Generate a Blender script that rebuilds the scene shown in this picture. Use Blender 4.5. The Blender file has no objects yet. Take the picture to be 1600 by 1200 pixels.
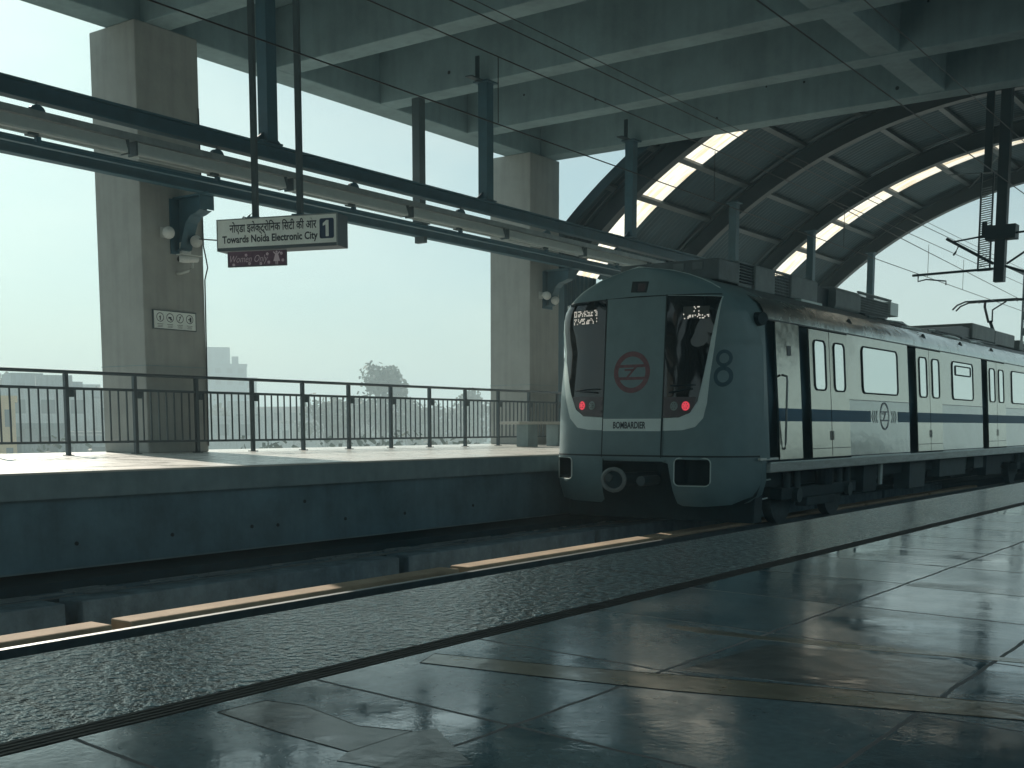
import bpy, bmesh, math, random
from mathutils import Vector, Matrix, geometry
R = math.radians
random.seed(7)
S = bpy.context.scene
C = S.collection

# ------------------------------------------------------------------ camera, sky, sun
cam = bpy.data.cameras.new('camera'); camo = bpy.data.objects.new('camera', cam); C.objects.link(camo)
camo.location = (0, 0, 0.43); camo.rotation_euler = (R(90 - 6.34), 0, R(35.69))
cam.sensor_width = 36; cam.lens = 40.5; cam.shift_y = 0.16625
cam.clip_start = 0.05; cam.clip_end = 8000
S.camera = camo
SUN_EL, SUN_AZ = 30.0, 66.0            # azimuth measured counter-clockwise from +Y (the track direction)
w = bpy.data.worlds.new('World'); S.world = w; w.use_nodes = True
nt = w.node_tree; bg = nt.nodes['Background']
sky = nt.nodes.new('ShaderNodeTexSky'); sky.sky_type = 'NISHITA'; sky.sun_disc = False
sky.sun_elevation = R(SUN_EL); sky.sun_rotation = R(-SUN_AZ)
sky.air_density = 1.0; sky.dust_density = 2.0; sky.ozone_density = 1.5
tint = nt.nodes.new('ShaderNodeMix'); tint.data_type = 'RGBA'; tint.blend_type = 'MULTIPLY'
tint.inputs[0].default_value = 1.0
tint.inputs[7].default_value = (0.72, 1.0, 1.02, 1)
veil = nt.nodes.new('ShaderNodeMix'); veil.data_type = 'RGBA'; veil.inputs[0].default_value = .62     # high thin overcast evens the sky out

cn = nt.nodes.new('ShaderNodeTexNoise'); cn.inputs['Scale'].default_value = 2.6; cn.inputs['Detail'].default_value = 5; cn.inputs['Roughness'].default_value = .55
ctc = nt.nodes.new('ShaderNodeTexCoord'); cmp_ = nt.nodes.new('ShaderNodeMapping'); cmp_.inputs['Scale'].default_value = (1, 1, 2.6)
crp = nt.nodes.new('ShaderNodeValToRGB'); crp.color_ramp.elements[0].position = .36; crp.color_ramp.elements[0].color = (.44, .64, .70, 1); crp.color_ramp.elements[1].position = .60; crp.color_ramp.elements[1].color = (.70, .82, .79, 1)
cs = nt.nodes.new('ShaderNodeVectorMath'); cs.operation = 'SCALE'; cs.inputs['Scale'].default_value = 10
nt.links.new(ctc.outputs['Generated'], cmp_.inputs[0]); nt.links.new(cmp_.outputs[0], cn.inputs[0]); nt.links.new(cn.outputs[0], crp.inputs[0]); gz = nt.nodes.new('ShaderNodeSeparateXYZ'); gm = nt.nodes.new('ShaderNodeMapRange'); gm.inputs[1].default_value = .12; gm.inputs[2].default_value = .42; gm.inputs[3].default_value = 10.6; gm.inputs[4].default_value = 6.8
nt.links.new(ctc.outputs['Generated'], gz.inputs[0]); nt.links.new(gz.outputs[2], gm.inputs[0]); nt.links.new(gm.outputs[0], cs.inputs['Scale'])
nt.links.new(crp.outputs[0], cs.inputs[0]); nt.links.new(cs.outputs[0], veil.inputs[7])
nt.links.new(sky.outputs[0], tint.inputs[6]); nt.links.new(tint.outputs[2], veil.inputs[6]); nt.links.new(veil.outputs[2], bg.inputs[0])
bg.inputs[1].default_value = 0.084
sl = bpy.data.lights.new('sun', 'SUN'); sl.energy = 4.5; sl.angle = R(0.6); sl.color = (1.0, 0.90, 0.77)
so = bpy.data.objects.new('sun', sl); C.objects.link(so)
sd = Vector((-math.sin(R(SUN_AZ)) * math.cos(R(SUN_EL)), math.cos(R(SUN_AZ)) * math.cos(R(SUN_EL)), math.sin(R(SUN_EL))))
so.rotation_euler = sd.to_track_quat('Z', 'Y').to_euler(); so.location = (-30, 20, 30)
S.view_settings.view_transform = 'Standard'; S.view_settings.look = 'None'
S.view_settings.exposure = 0.28; S.view_settings.gamma = 1.0
S.render.engine = 'CYCLES'
S.cycles.max_bounces = 10; S.cycles.diffuse_bounces = 5; S.cycles.glossy_bounces = 5
S.cycles.transparent_max_bounces = 12; S.cycles.volume_bounces = 1

# ------------------------------------------------------------------ helpers
ORG = {}
class MB:
    def __init__(s): s.v = []; s.f = []; s.sm = False
    def quad(s, a, b, c, d): n = len(s.v); s.v += [a, b, c, d]; s.f.append((n, n+1, n+2, n+3)); return s
    def box(s, x0, x1, y0, y1, z0, z1):
        n = len(s.v)
        s.v += [(x, y, z) for z in (z0, z1) for y in (y0, y1) for x in (x0, x1)]
        s.f += [tuple(n+i for i in q) for q in ((0,2,3,1),(4,5,7,6),(0,1,5,4),(2,6,7,3),(0,4,6,2),(1,3,7,5))]
        return s
    def obox(s, c, ax, ay, az):          # oriented box: centre and three half-axis vectors
        c, ax, ay, az = map(Vector, (c, ax, ay, az)); n = len(s.v)
        for k in (-1, 1):
            for j in (-1, 1):
                for i in (-1, 1): s.v.append(tuple(c + ax*i + ay*j + az*k))
        s.f += [tuple(n+i for i in q) for q in ((0,2,3,1),(4,5,7,6),(0,1,5,4),(2,6,7,3),(0,4,6,2),(1,3,7,5))]
        return s
    def bar(s, a, b, wx, wz, up=(0,0,1)):
        a, b = Vector(a), Vector(b); d = (b-a); L = d.length; d.normalize(); u = Vector(up)
        if abs(d.dot(u)) > .99: u = Vector((1,0,0))
        r = d.cross(u).normalized(); u = r.cross(d).normalized()
        return s.obox((a+b)/2, r*wx/2, d*L/2, u*wz/2)
    def tube(s, pts, r, n=8, cap=True):
        pts = [Vector(p) for p in pts]; rs = r if isinstance(r, (list, tuple)) else [r]*len(pts); base = len(s.v)
        for i, p in enumerate(pts):
            d = (pts[min(i+1, len(pts)-1)] - pts[max(i-1, 0)]).normalized()
            u = Vector((0,0,1)) if abs(d.z) < .9 else Vector((1,0,0))
            a = d.cross(u).normalized(); b = a.cross(d)
            for k in range(n):
                t = 2*math.pi*k/n; s.v.append(tuple(p + (a*math.cos(t) + b*math.sin(t))*rs[i]))
        for i in range(len(pts)-1):
            for k in range(n):
                q = base+i*n; s.f.append((q+k, q+(k+1)%n, q+n+(k+1)%n, q+n+k))
        if cap:
            s.f.append(tuple(base+k for k in range(n))[::-1]); s.f.append(tuple(base+(len(pts)-1)*n+k for k in range(n)))
        return s
    def prism(s, poly, p0, ax, ay, h):   # extrude a 2-D polygon (in axes ax, ay at p0) by vector h
        p0, ax, ay, h = map(Vector, (p0, ax, ay, h)); n = len(s.v); m = len(poly)
        P = [p0 + ax*a + ay*b for a, b in poly]
        s.v += [tuple(p) for p in P] + [tuple(p+h) for p in P]
        s.f.append(tuple(range(n, n+m))); s.f.append(tuple(range(n+2*m-1, n+m-1, -1)))
        for i in range(m): s.f.append((n+i, n+m+i, n+m+(i+1)%m, n+(i+1)%m))
        return s
    def grid(s, P):                       # P: rows of points
        n = len(s.v); nr, nc = len(P), len(P[0])
        for r in P: s.v += [tuple(p) for p in r]
        for i in range(nr-1):
            for j in range(nc-1): s.f.append((n+i*nc+j, n+i*nc+j+1, n+(i+1)*nc+j+1, n+(i+1)*nc+j))
        return s
    def build(s, name, mat, parent=None, smooth=False, org=None, bevel=0, label=None, local=False):
        o0 = Vector((0,0,0))
        if parent is not None and not local: o0 = ORG.get(parent.name, o0)
        elif org is not None: o0 = Vector(org)
        me = bpy.data.meshes.new(name)
        me.from_pydata([tuple(Vector(v)-o0) for v in s.v], [], s.f)
        bm = bmesh.new(); bm.from_mesh(me)
        bmesh.ops.recalc_face_normals(bm, faces=bm.faces)
        bm.to_mesh(me); bm.free()
        o = bpy.data.objects.new(name, me); C.objects.link(o)
        if mat: me.materials.append(mat)
        if smooth:
            for p in me.polygons: p.use_smooth = True
        if parent is not None: o.parent = parent; ORG[o.name] = o0 if not local else Vector((0,0,0))
        else: o.location = o0; ORG[o.name] = o0
        if bevel:
            b = o.modifiers.new('bevel', 'BEVEL'); b.width = bevel; b.segments = 2; b.limit_method = 'ANGLE'; b.angle_limit = R(35)
        if label: o['label'] = label
        return o
def tag(o, label, cat, group=None):
    o['label'] = label; o['category'] = cat
    if group: o['group'] = group
    return o
def thing(name, label, cat, loc=(0,0,0), rz=0, group=None):
    o = bpy.data.objects.new(name, None); C.objects.link(o); o.location = loc; o.rotation_euler = (0,0,rz)
    o.empty_display_size = .2; ORG[o.name] = Vector(loc)
    return tag(o, label, cat, group)
def struct(o, kind='structure'): o['kind'] = kind; return o
def copy_tree(o, loc=None, label=None, rz=None):
    def cp(a, par):
        c = a.copy(); C.objects.link(c); c.parent = par
        for ch in list(a.children): cp(ch, c)
        return c
    c = cp(o, None)
    if loc is not None: c.location = loc
    if rz is not None: c.rotation_euler = (0,0,rz)
    if label: c['label'] = label
    return c
FACECACHE = {}
def text(body, size, fmap, mat, parent, name='lettering', align='LEFT', bold=0.0, shear=0.0, local=False, fit=None):
    cu = bpy.data.curves.new('tmp', 'FONT'); cu.body = body; cu.size = size; cu.align_x = align; cu.offset = bold; cu.shear = shear
    cu.resolution_u = 3
    o = bpy.data.objects.new('tmp', cu); C.objects.link(o)
    dg = bpy.context.evaluated_depsgraph_get()
    me = bpy.data.meshes.new_from_object(o.evaluated_get(dg)); bpy.data.objects.remove(o)
    kx = 1.0; xm = 0.0
    if fit: xs_ = [v.co.x for v in me.vertices]; kx = fit/(max(xs_)-min(xs_)); xm = min(xs_)
    m = MB(); m.v = [tuple(fmap((v.co.x-xm)*kx, v.co.y)) for v in me.vertices]; m.f = [tuple(p.vertices) for p in me.polygons]
    return m.build(name, mat, parent, local=local)
def cdt(poly, step, holes=()):
    dense = []
    for i in range(len(poly)):
        a, c = Vector(poly[i]), Vector(poly[(i+1) % len(poly)]); k = max(1, int((c-a).length/step))
        dense += [tuple(a.lerp(c, j/k)) for j in range(k)]
    poly = dense
    pts = [Vector(p) for p in poly]; edges = [(i, (i+1) % len(pts)) for i in range(len(pts))]
    for h in holes:
        n = len(pts); pts += [Vector(p) for p in h]; edges += [(n+i, n+(i+1) % len(h)) for i in range(len(h))]
    xs = [p[0] for p in poly]; ys = [p[1] for p in poly]
    def inside(x, y, pg):
        c = False; j = len(pg)-1
        for i in range(len(pg)):
            if (pg[i][1] > y) != (pg[j][1] > y) and x < (pg[j][0]-pg[i][0])*(y-pg[i][1])/(pg[j][1]-pg[i][1])+pg[i][0]: c = not c
            j = i
        return c
    x = min(xs)+step/2
    while x < max(xs):
        y = min(ys)+step/2
        while y < max(ys):
            if inside(x, y, poly) and not any(inside(x, y, h) for h in holes): pts.append(Vector((x, y)))
            y += step
        x += step
    r = geometry.delaunay_2d_cdt(pts, edges, [], 0, 1e-5)
    V, F = r[0], r[2]
    F = [f for f in F if (lambda c: inside(c[0], c[1], poly) and not any(inside(c[0], c[1], h) for h in holes))(
        (sum(V[i].x for i in f)/len(f), sum(V[i].y for i in f)/len(f)))]
    return [(v.x, v.y) for v in V], F
def rrect(x0, x1, y0, y1, r, n=4):
    P = []
    for cx, cy, a in ((x1-r, y1-r, 0), (x0+r, y1-r, 90), (x0+r, y0+r, 180), (x1-r, y0+r, 270)):
        for k in range(n+1): t = R(a+90*k/n); P.append((cx+r*math.cos(t), cy+r*math.sin(t)))
    return P

# ------------------------------------------------------------------ materials
def mat(name, col, rough=.6, metal=0., var=0.0, scale=3.0, bump=0.0, bscale=20., rvar=0., ior=1.45, stretch=(1,1,1), emit=None, est=1., streak=0., detail=6., spec=.5, coord='Object'):
    m = bpy.data.materials.new(name); m.use_nodes = True; t = m.node_tree; b = t.nodes['Principled BSDF']
    b.inputs['Base Color'].default_value = (*col, 1); b.inputs['Roughness'].default_value = rough
    b.inputs['Metallic'].default_value = metal; b.inputs['IOR'].default_value = ior
    b.inputs['Specular IOR Level'].default_value = spec
    N = t.nodes.new; L = t.links.new
    if var or bump or rvar or streak:
        tc = N('ShaderNodeTexCoord'); mp = N('ShaderNodeMapping'); mp.inputs['Scale'].default_value = stretch
        L(tc.outputs[coord], mp.inputs[0])
    if var or rvar:
        n = N('ShaderNodeTexNoise'); n.inputs['Scale'].default_value = scale; n.inputs['Detail'].default_value = detail; n.inputs['Roughness'].default_value = .65
        L(mp.outputs[0], n.inputs[0])
        cr = N('ShaderNodeMapRange'); cr.inputs[1].default_value = .3; cr.inputs[2].default_value = .7
        cr.inputs[3].default_value = 1-var; cr.inputs[4].default_value = 1+var*.5
        L(n.outputs[0], cr.inputs[0])
        cur = cr.outputs[0]
        if streak:
            m2 = N('ShaderNodeMapping'); m2.inputs['Scale'].default_value = (3.1, 3.1, .22); L(tc.outputs[coord], m2.inputs[0])
            n2 = N('ShaderNodeTexNoise'); n2.inputs['Scale'].default_value = 2.2; n2.inputs['Detail'].default_value = 5; L(m2.outputs[0], n2.inputs[0])
            c2 = N('ShaderNodeMapRange'); c2.inputs[1].default_value = .42; c2.inputs[2].default_value = .68; c2.inputs[3].default_value = 1; c2.inputs[4].default_value = 1-streak
            L(n2.outputs[0], c2.inputs[0]); mm = N('ShaderNodeMath'); mm.operation = 'MULTIPLY'; L(cur, mm.inputs[0]); L(c2.outputs[0], mm.inputs[1]); cur = mm.outputs[0]
        vm = N('ShaderNodeVectorMath'); vm.operation = 'SCALE'; vm.inputs[0].default_value = col; L(cur, vm.inputs['Scale'])
        L(vm.outputs[0], b.inputs['Base Color'])
        if rvar:
            rr = N('ShaderNodeMapRange'); rr.inputs[1].default_value = .35; rr.inputs[2].default_value = .65
            rr.inputs[3].default_value = max(0, rough-rvar); rr.inputs[4].default_value = rough+rvar
            L(n.outputs[0], rr.inputs[0]); L(rr.outputs[0], b.inputs['Roughness'])
    if bump:
        nb = N('ShaderNodeTexNoise'); nb.inputs['Scale'].default_value = bscale; nb.inputs['Detail'].default_value = 4
        L(mp.outputs[0], nb.inputs[0]); bp = N('ShaderNodeBump'); bp.inputs['Strength'].default_value = 1; bp.inputs['Distance'].default_value = bump
        L(nb.outputs[0], bp.inputs['Height']); L(bp.outputs[0], b.inputs['Normal'])
    if emit:
        b.inputs['Emission Color'].default_value = (*emit, 1); b.inputs['Emission Strength'].default_value = est
    return m
M = {}
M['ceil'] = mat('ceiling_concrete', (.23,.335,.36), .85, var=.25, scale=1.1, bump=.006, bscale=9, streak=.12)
M['pillar'] = mat('pillar_concrete', (.33,.345,.325), .8, var=.16, scale=1.6, bump=.004, bscale=14, streak=.12)
M['wall'] = mat('platform_wall_concrete', (.12,.215,.26), .85, var=.4, scale=1.3, bump=.006, bscale=8, streak=.12)
M['fascia'] = mat('fascia_concrete', (.20,.28,.30), .8, var=.25, scale=2.2, bump=.004, bscale=14, streak=.10)
M['coping'] = mat('coping_stone', (.50,.50,.46), .35, var=.15, scale=3)
M['track'] = mat('track_concrete', (.055,.105,.13), .9, var=.5, scale=1.2, bump=.012, bscale=14)
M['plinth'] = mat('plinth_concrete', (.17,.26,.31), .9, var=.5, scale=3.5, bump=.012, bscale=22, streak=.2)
M['steel'] = mat('painted_steel', (.038,.105,.14), .5, var=.25, scale=3, bump=.001, bscale=40)
M['steel2'] = mat('grey_painted_steel', (.06,.09,.10), .5, var=.25, scale=3)
M['dark'] = mat('dark_metal', (.012,.034,.044), .45, var=.3, scale=6)
M['rubber'] = mat('black_rubber', (.009,.027,.035), .7)
M['rail'] = mat('running_rail', (.045,.075,.085), .7, var=.4, scale=8)
M['railhead'] = mat('polished_rail_head', (.22,.24,.24), .5, metal=1)
M['railing'] = mat('railing_steel', (.045,.065,.075), .38, metal=.5, var=.2, scale=5)
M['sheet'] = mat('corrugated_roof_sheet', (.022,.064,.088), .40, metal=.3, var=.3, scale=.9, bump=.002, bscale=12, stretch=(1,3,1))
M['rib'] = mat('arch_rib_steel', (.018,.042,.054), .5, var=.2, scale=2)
M['tray'] = mat('galvanised_tray', (.24,.28,.285), .45, metal=.4, var=.3, scale=5)
M['lamp'] = mat('tube_lamp_reflector', (.50,.55,.54), .3, var=.1, scale=8)
M['wire'] = mat('copper_wire_dark', (.03,.032,.034), .4, metal=.6)
M['white'] = mat('white_plastic', (.55,.58,.56), .4, var=.1, scale=9)
M['signface'] = mat('sign_face', (.72,.78,.74), .35, var=.10, scale=6)
M['signcase'] = mat('sign_case', (.07,.095,.11), .4)
M['ink'] = mat('sign_ink', (.012,.02,.03), .5)
M['navy'] = mat('sign_navy', (.02,.045,.09), .4)
M['pink'] = mat('pink_sign', (.13,.07,.11), .45, var=.35, scale=14)
M['pinklt'] = mat('pale_pink_print', (.62,.50,.56), .5)
M['front'] = mat('train_front_paint', (.15,.235,.25), .38, var=.16, scale=2.5, bump=.0008, bscale=5, rvar=.06)
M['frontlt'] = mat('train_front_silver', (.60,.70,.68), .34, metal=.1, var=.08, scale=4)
M['glass'] = mat('windscreen_glass', (.006,.009,.011), .04, ior=1.48, bump=.0006, bscale=2.5, spec=.6)
M['seam'] = mat('panel_seam', (.004,.014,.018), .6)
M['red'] = mat('faded_red_emblem', (.19,.085,.095), .5, var=.3, scale=20)
M['blue8'] = mat('faded_blue_numeral', (.03,.085,.11), .5, var=.2, scale=12)
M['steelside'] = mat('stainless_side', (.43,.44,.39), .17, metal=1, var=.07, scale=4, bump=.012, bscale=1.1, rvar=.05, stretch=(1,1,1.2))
M['steelshade'] = mat('stainless_side_shaded', (.28,.31,.295), .14, metal=1, var=.10, scale=4, bump=.02, bscale=1.0, rvar=.03, stretch=(1,.6,1.2))  # same steel as the side, darkened to stand for its duller lower reflections
M['steeldoor'] = mat('stainless_door', (.47,.48,.42), .24, metal=1, var=.06, scale=5, bump=.003, bscale=2)
M['steelcant'] = mat('stainless_cantrail', (.50,.54,.51), .22, metal=.95, var=.2, scale=3, bump=.018, bscale=1.8, rvar=.08)
M['sill'] = mat('silver_sill', (.42,.46,.45), .35, metal=.6, var=.3, scale=5, stretch=(1,.5,3))
M['stripe'] = mat('blue_stripe', (.008,.10,.18), .5, spec=.2, var=.1, scale=5)
M['film'] = mat('reflective_side_window', (.82,.87,.83), .05, metal=.92, bump=.002, bscale=1.5)
M['roof'] = mat('train_roof_grey', (.14,.17,.175), .5, var=.35, scale=3, bump=.01, bscale=6)
M['acunit'] = mat('roof_unit_grey', (.20,.235,.235), .55, var=.25, scale=4)
M['under'] = mat('underframe_dark', (.014,.042,.052), .7, var=.4, scale=4)
M['underlt'] = mat('underframe_box', (.05,.09,.10), .6, var=.3, scale=4)
M['redlamp'] = mat('lit_red_lamp', (.5,.02,.03), .3, emit=(1.0,.08,.12), est=.5)
M['greylamp'] = mat('unlit_lamp', (.22,.28,.27), .2)
M['lampbox'] = mat('lamp_housing', (.075,.055,.06), .25, var=.3, scale=10)
M['led'] = mat('lit_display_dots', (.3,.3,.28), .4, emit=(.95,.9,.78), est=.55)
M['ledback'] = mat('display_panel', (.06,.065,.06), .4)
M['ground'] = mat('dusty_ground', (.36,.36,.32), .95, var=.5, scale=.02)
M['leaf'] = mat('tree_leaves', (.055,.085,.045), .7, var=.5, scale=.6)
M['leaf2'] = mat('dry_tree_leaves', (.085,.095,.055), .7, var=.5, scale=.6)
M['trunk'] = mat('tree_bark', (.07,.06,.05), .9, var=.3, scale=3)
for i, c in enumerate([(.30,.35,.35), (.25,.27,.26), (.36,.40,.38), (.17,.23,.25), (.33,.31,.28)]):
    M['bld%d' % i] = mat('building_plaster', c, .9, var=.3, scale=.25, streak=.3)
M['bldyel'] = mat('yellow_plaster', (.50,.36,.17), .9, var=.15, scale=.4)
M['bwin'] = mat('building_window', (.05,.07,.08), .3)

def fibreglass():
    m = bpy.data.materials.new('translucent_skylight'); m.use_nodes = True; t = m.node_tree
    for n in list(t.nodes): t.nodes.remove(n)
    N = t.nodes.new; L = t.links.new
    out = N('ShaderNodeOutputMaterial'); mx = N('ShaderNodeMixShader'); tr = N('ShaderNodeBsdfTranslucent'); tp = N('ShaderNodeBsdfTransparent')
    tc = N('ShaderNodeTexCoord'); mp = N('ShaderNodeMapping'); mp.inputs['Scale'].default_value = (.4, 5, .4); n = N('ShaderNodeTexNoise'); n.inputs['Scale'].default_value = 2.2; n.inputs['Detail'].default_value = 3
    L(tc.outputs['Object'], mp.inputs[0]); L(mp.outputs[0], n.inputs[0])
    cr = N('ShaderNodeValToRGB'); cr.color_ramp.elements[0].position = .38; cr.color_ramp.elements[0].color = (.84,.70,.50,1)
    cr.color_ramp.elements[1].position = .52; cr.color_ramp.elements[1].color = (1,.97,.90,1)
    L(n.outputs[0], cr.inputs[0]); L(cr.outputs[0], tr.inputs[0]); tp.inputs[0].default_value = (.85,.82,.72,1)
    mx.inputs[0].default_value = .3; L(tr.outputs[0], mx.inputs[1]); L(tp.outputs[0], mx.inputs[2]); L(mx.outputs[0], out.inputs[0])
    return m
M['sky'] = fibreglass()

def floor_mat():
    """polished stone slabs with mortar joints in object space"""
    m = bpy.data.materials.new('polished_stone_paving'); m.use_nodes = True; t = m.node_tree; b = t.nodes['Principled BSDF']
    N = t.nodes.new; L = t.links.new
    tc = N('ShaderNodeTexCoord'); sx = N('ShaderNodeSeparateXYZ'); L(tc.outputs['Object'], sx.inputs[0])
    def math_(op, a, bb=None, c=None):
        n = N('ShaderNodeMath'); n.operation = op
        for i, q in enumerate((a, bb, c)):
            if q is None: continue
            if isinstance(q, (int, float)): n.inputs[i].default_value = q
            else: L(q, n.inputs[i])
        return n.outputs[0]
    wob = N('ShaderNodeTexNoise'); wob.inputs['Scale'].default_value = 9; L(tc.outputs['Object'], wob.inputs[0])
    wo = math_('MULTIPLY', math_('SUBTRACT', wob.outputs[0], .5), .012)
    y = math_('ADD', math_('ADD', sx.outputs[1], math_('MULTIPLY', sx.outputs[0], .115)), wo)
    x = math_('ADD', sx.outputs[0], wo)
    def joint(v, off, per, wid):
        q = math_('DIVIDE', math_('ADD', v, off), per); fr = math_('FRACT', q)
        d = math_('MULTIPLY', math_('ABSOLUTE', math_('SUBTRACT', fr, .5)), per)       # .5*per at joint
        return math_('GREATER_THAN', d, per/2-wid), math_('FLOOR', q)
    jx, ix = joint(x, .95+.455*10, .455, .0042); jy, iy = joint(y, -(1.373-1.39*.115)+.463*40, .463, .0042)
    j = math_('MAXIMUM', jx, jy)
    cb = N('ShaderNodeCombineXYZ'); L(ix, cb.inputs[0]); L(iy, cb.inputs[1])
    wn = N('ShaderNodeTexWhiteNoise'); L(cb.outputs[0], wn.inputs[0])
    n1 = N('ShaderNodeTexNoise'); n1.inputs['Scale'].default_value = 2.1; n1.inputs['Detail'].default_value = 8; n1.inputs['Roughness'].default_value = .7; L(tc.outputs['Object'], n1.inputs[0])
    n2 = N('ShaderNodeTexNoise'); n2.inputs['Scale'].default_value = 60; n2.inputs['Detail'].default_value = 5; L(tc.outputs['Object'], n2.inputs[0])
    v = math_('ADD', math_('MULTIPLY', wn.outputs[0], .11), math_('MULTIPLY', n1.outputs[0], .30)); v = math_('ADD', v, .02)
    v = math_('MULTIPLY', v, math_('ADD', .7, math_('MULTIPLY', n2.outputs[0], .6)))
    cc = N('ShaderNodeCombineColor'); L(math_('MULTIPLY', v, .60), cc.inputs[0]); L(v, cc.inputs[1]); L(math_('MULTIPLY', v, 1.14), cc.inputs[2])
    mx = N('ShaderNodeMix'); mx.data_type = 'RGBA'; L(j, mx.inputs[0]); L(cc.outputs[0], mx.inputs[6]); mx.inputs[7].default_value = (.012,.014,.014,1)
    L(mx.outputs[2], b.inputs['Base Color'])
    n3 = N('ShaderNodeTexNoise'); n3.inputs['Scale'].default_value = 3.3; n3.inputs['Detail'].default_value = 7; n3.inputs['Roughness'].default_value = .75; L(tc.outputs['Object'], n3.inputs[0])
    rg = N('ShaderNodeMapRange'); rg.inputs[1].default_value = .38; rg.inputs[2].default_value = .68; rg.inputs[3].default_value = .04; rg.inputs[4].default_value = .19; L(n3.outputs[0], rg.inputs[0])
    r2 = math_('ADD', rg.outputs[0], math_('MULTIPLY', math_('SUBTRACT', wn.outputs[0], .5), .10))
    L(math_('MAXIMUM', r2, math_('MULTIPLY', j, .8)), b.inputs['Roughness'])
    # dents, scuffs and the recessed joints
    n4 = N('ShaderNodeTexNoise'); n4.inputs['Scale'].default_value = 34; n4.inputs['Detail'].default_value = 6; L(tc.outputs['Object'], n4.inputs[0])
    mk = N('ShaderNodeMapRange'); mk.inputs[1].default_value = .46; mk.inputs[2].default_value = .66; mk.inputs[3].default_value = .10; mk.inputs[4].default_value = 1; L(n1.outputs[0], mk.inputs[0])
    n5 = N('ShaderNodeTexNoise'); n5.inputs['Scale'].default_value = 5; n5.inputs['Detail'].default_value = 2; L(tc.outputs['Object'], n5.inputs[0])
    hgt = math_('ADD', math_('MULTIPLY', math_('MULTIPLY', n4.outputs[0], mk.outputs[0]), .00065), math_('MULTIPLY', n5.outputs[0], .0010))
    hgt = math_('SUBTRACT', hgt, math_('MULTIPLY', j, .002))
    bp = N('ShaderNodeBump'); bp.inputs['Distance'].default_value = 1.0; bp.inputs['Strength'].default_value = 1; L(hgt, bp.inputs['Height']); L(bp.outputs[0], b.inputs['Normal'])
    b.inputs['IOR'].default_value = 3.6
    return m
M['floor'] = floor_mat()
def band_mat():
    m = bpy.data.materials.new('flamed_granite_edge'); m.use_nodes = True; t = m.node_tree; b = t.nodes['Principled BSDF']
    N = t.nodes.new; L = t.links.new; tc = N('ShaderNodeTexCoord')
    mp = N('ShaderNodeMapping'); mp.inputs['Scale'].default_value = (1, 1.0, 1); L(tc.outputs['Object'], mp.inputs[0])
    n = N('ShaderNodeTexNoise'); n.inputs['Scale'].default_value = 45; n.inputs['Detail'].default_value = 2.5; n.inputs['Roughness'].default_value = .6; L(mp.outputs[0], n.inputs[0])
    n2 = N('ShaderNodeTexNoise'); n2.inputs['Scale'].default_value = 2.2; n2.inputs['Detail'].default_value = 3; L(tc.outputs['Object'], n2.inputs[0])
    cr = N('ShaderNodeMapRange'); cr.inputs[1].default_value = .40; cr.inputs[2].default_value = .62; cr.inputs[3].default_value = .015; cr.inputs[4].default_value = .40; L(n.outputs[0], cr.inputs[0])
    vm = N('ShaderNodeVectorMath'); vm.operation = 'SCALE'; vm.inputs[0].default_value = (.74,1.1,1.18); L(cr.outputs[0], vm.inputs['Scale']); L(vm.outputs[0], b.inputs['Base Color'])
    b.inputs['Roughness'].default_value = .13; b.inputs['IOR'].default_value = 2.3
    sx = N('ShaderNodeSeparateXYZ'); L(tc.outputs['Object'], sx.inputs[0])
    def mth(op, a, c):
        q = N('ShaderNodeMath'); q.operation = op
        for i, k in enumerate((a, c)):
            if isinstance(k, (int, float)): q.inputs[i].default_value = k
            else: L(k, q.inputs[i])
        return q.outputs[0]
    fr = mth('FRACT', mth('DIVIDE', mth('ADD', mth('ADD', sx.outputs[1], mth('MULTIPLY', sx.outputs[0], .1)), 38.69+.17), .98), 0)
    jt = mth('LESS_THAN', mth('ABSOLUTE', mth('SUBTRACT', fr, .5), 0), .010)
    vj = N('ShaderNodeVectorMath'); vj.operation = 'SCALE'; L(vm.outputs[0], vj.inputs[0]); L(mth('SUBTRACT', 1.0, mth('MULTIPLY', jt, .85)), vj.inputs['Scale']); L(vj.outputs[0], b.inputs['Base Color'])
    amp = mth('MULTIPLY', n.outputs[0], mth('ADD', .004, mth('MULTIPLY', n2.outputs[0], .022)))
    h = mth('SUBTRACT', amp, mth('MULTIPLY', jt, .009))
    bp = N('ShaderNodeBump'); bp.inputs['Distance'].default_value = 1.; L(h, bp.inputs['Height']); L(bp.outputs[0], b.inputs['Normal'])
    return m
M['band'] = band_mat()
M['strip'] = mat('ribbed_dark_strip', (.045,.045,.04), .6, var=.35, scale=14, bump=.004, bscale=60, stretch=(5,.3,1))
M['yellow'] = mat('worn_yellow_inlay', (.24,.21,.135), .17, var=.4, scale=7, bump=.0006, bscale=30, rvar=.08, ior=3.2)
M['patch'] = mat('repair_patch', (.12,.145,.145), .17, var=.4, scale=5, bump=.0007, bscale=22, rvar=.09, ior=3.2)
M['farfloor'] = mat('far_platform_paving', (.72,.73,.68), .32, var=.12, scale=2, bump=.0008, bscale=9, rvar=.10, ior=1.6)

# ------------------------------------------------------------------ setting
g = MB(); g.quad((-4000,-4000,-10),(4000,-4000,-10),(4000,4000,-10),(-4000,4000,-10)); struct(g.build('ground', M['ground']))
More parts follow.
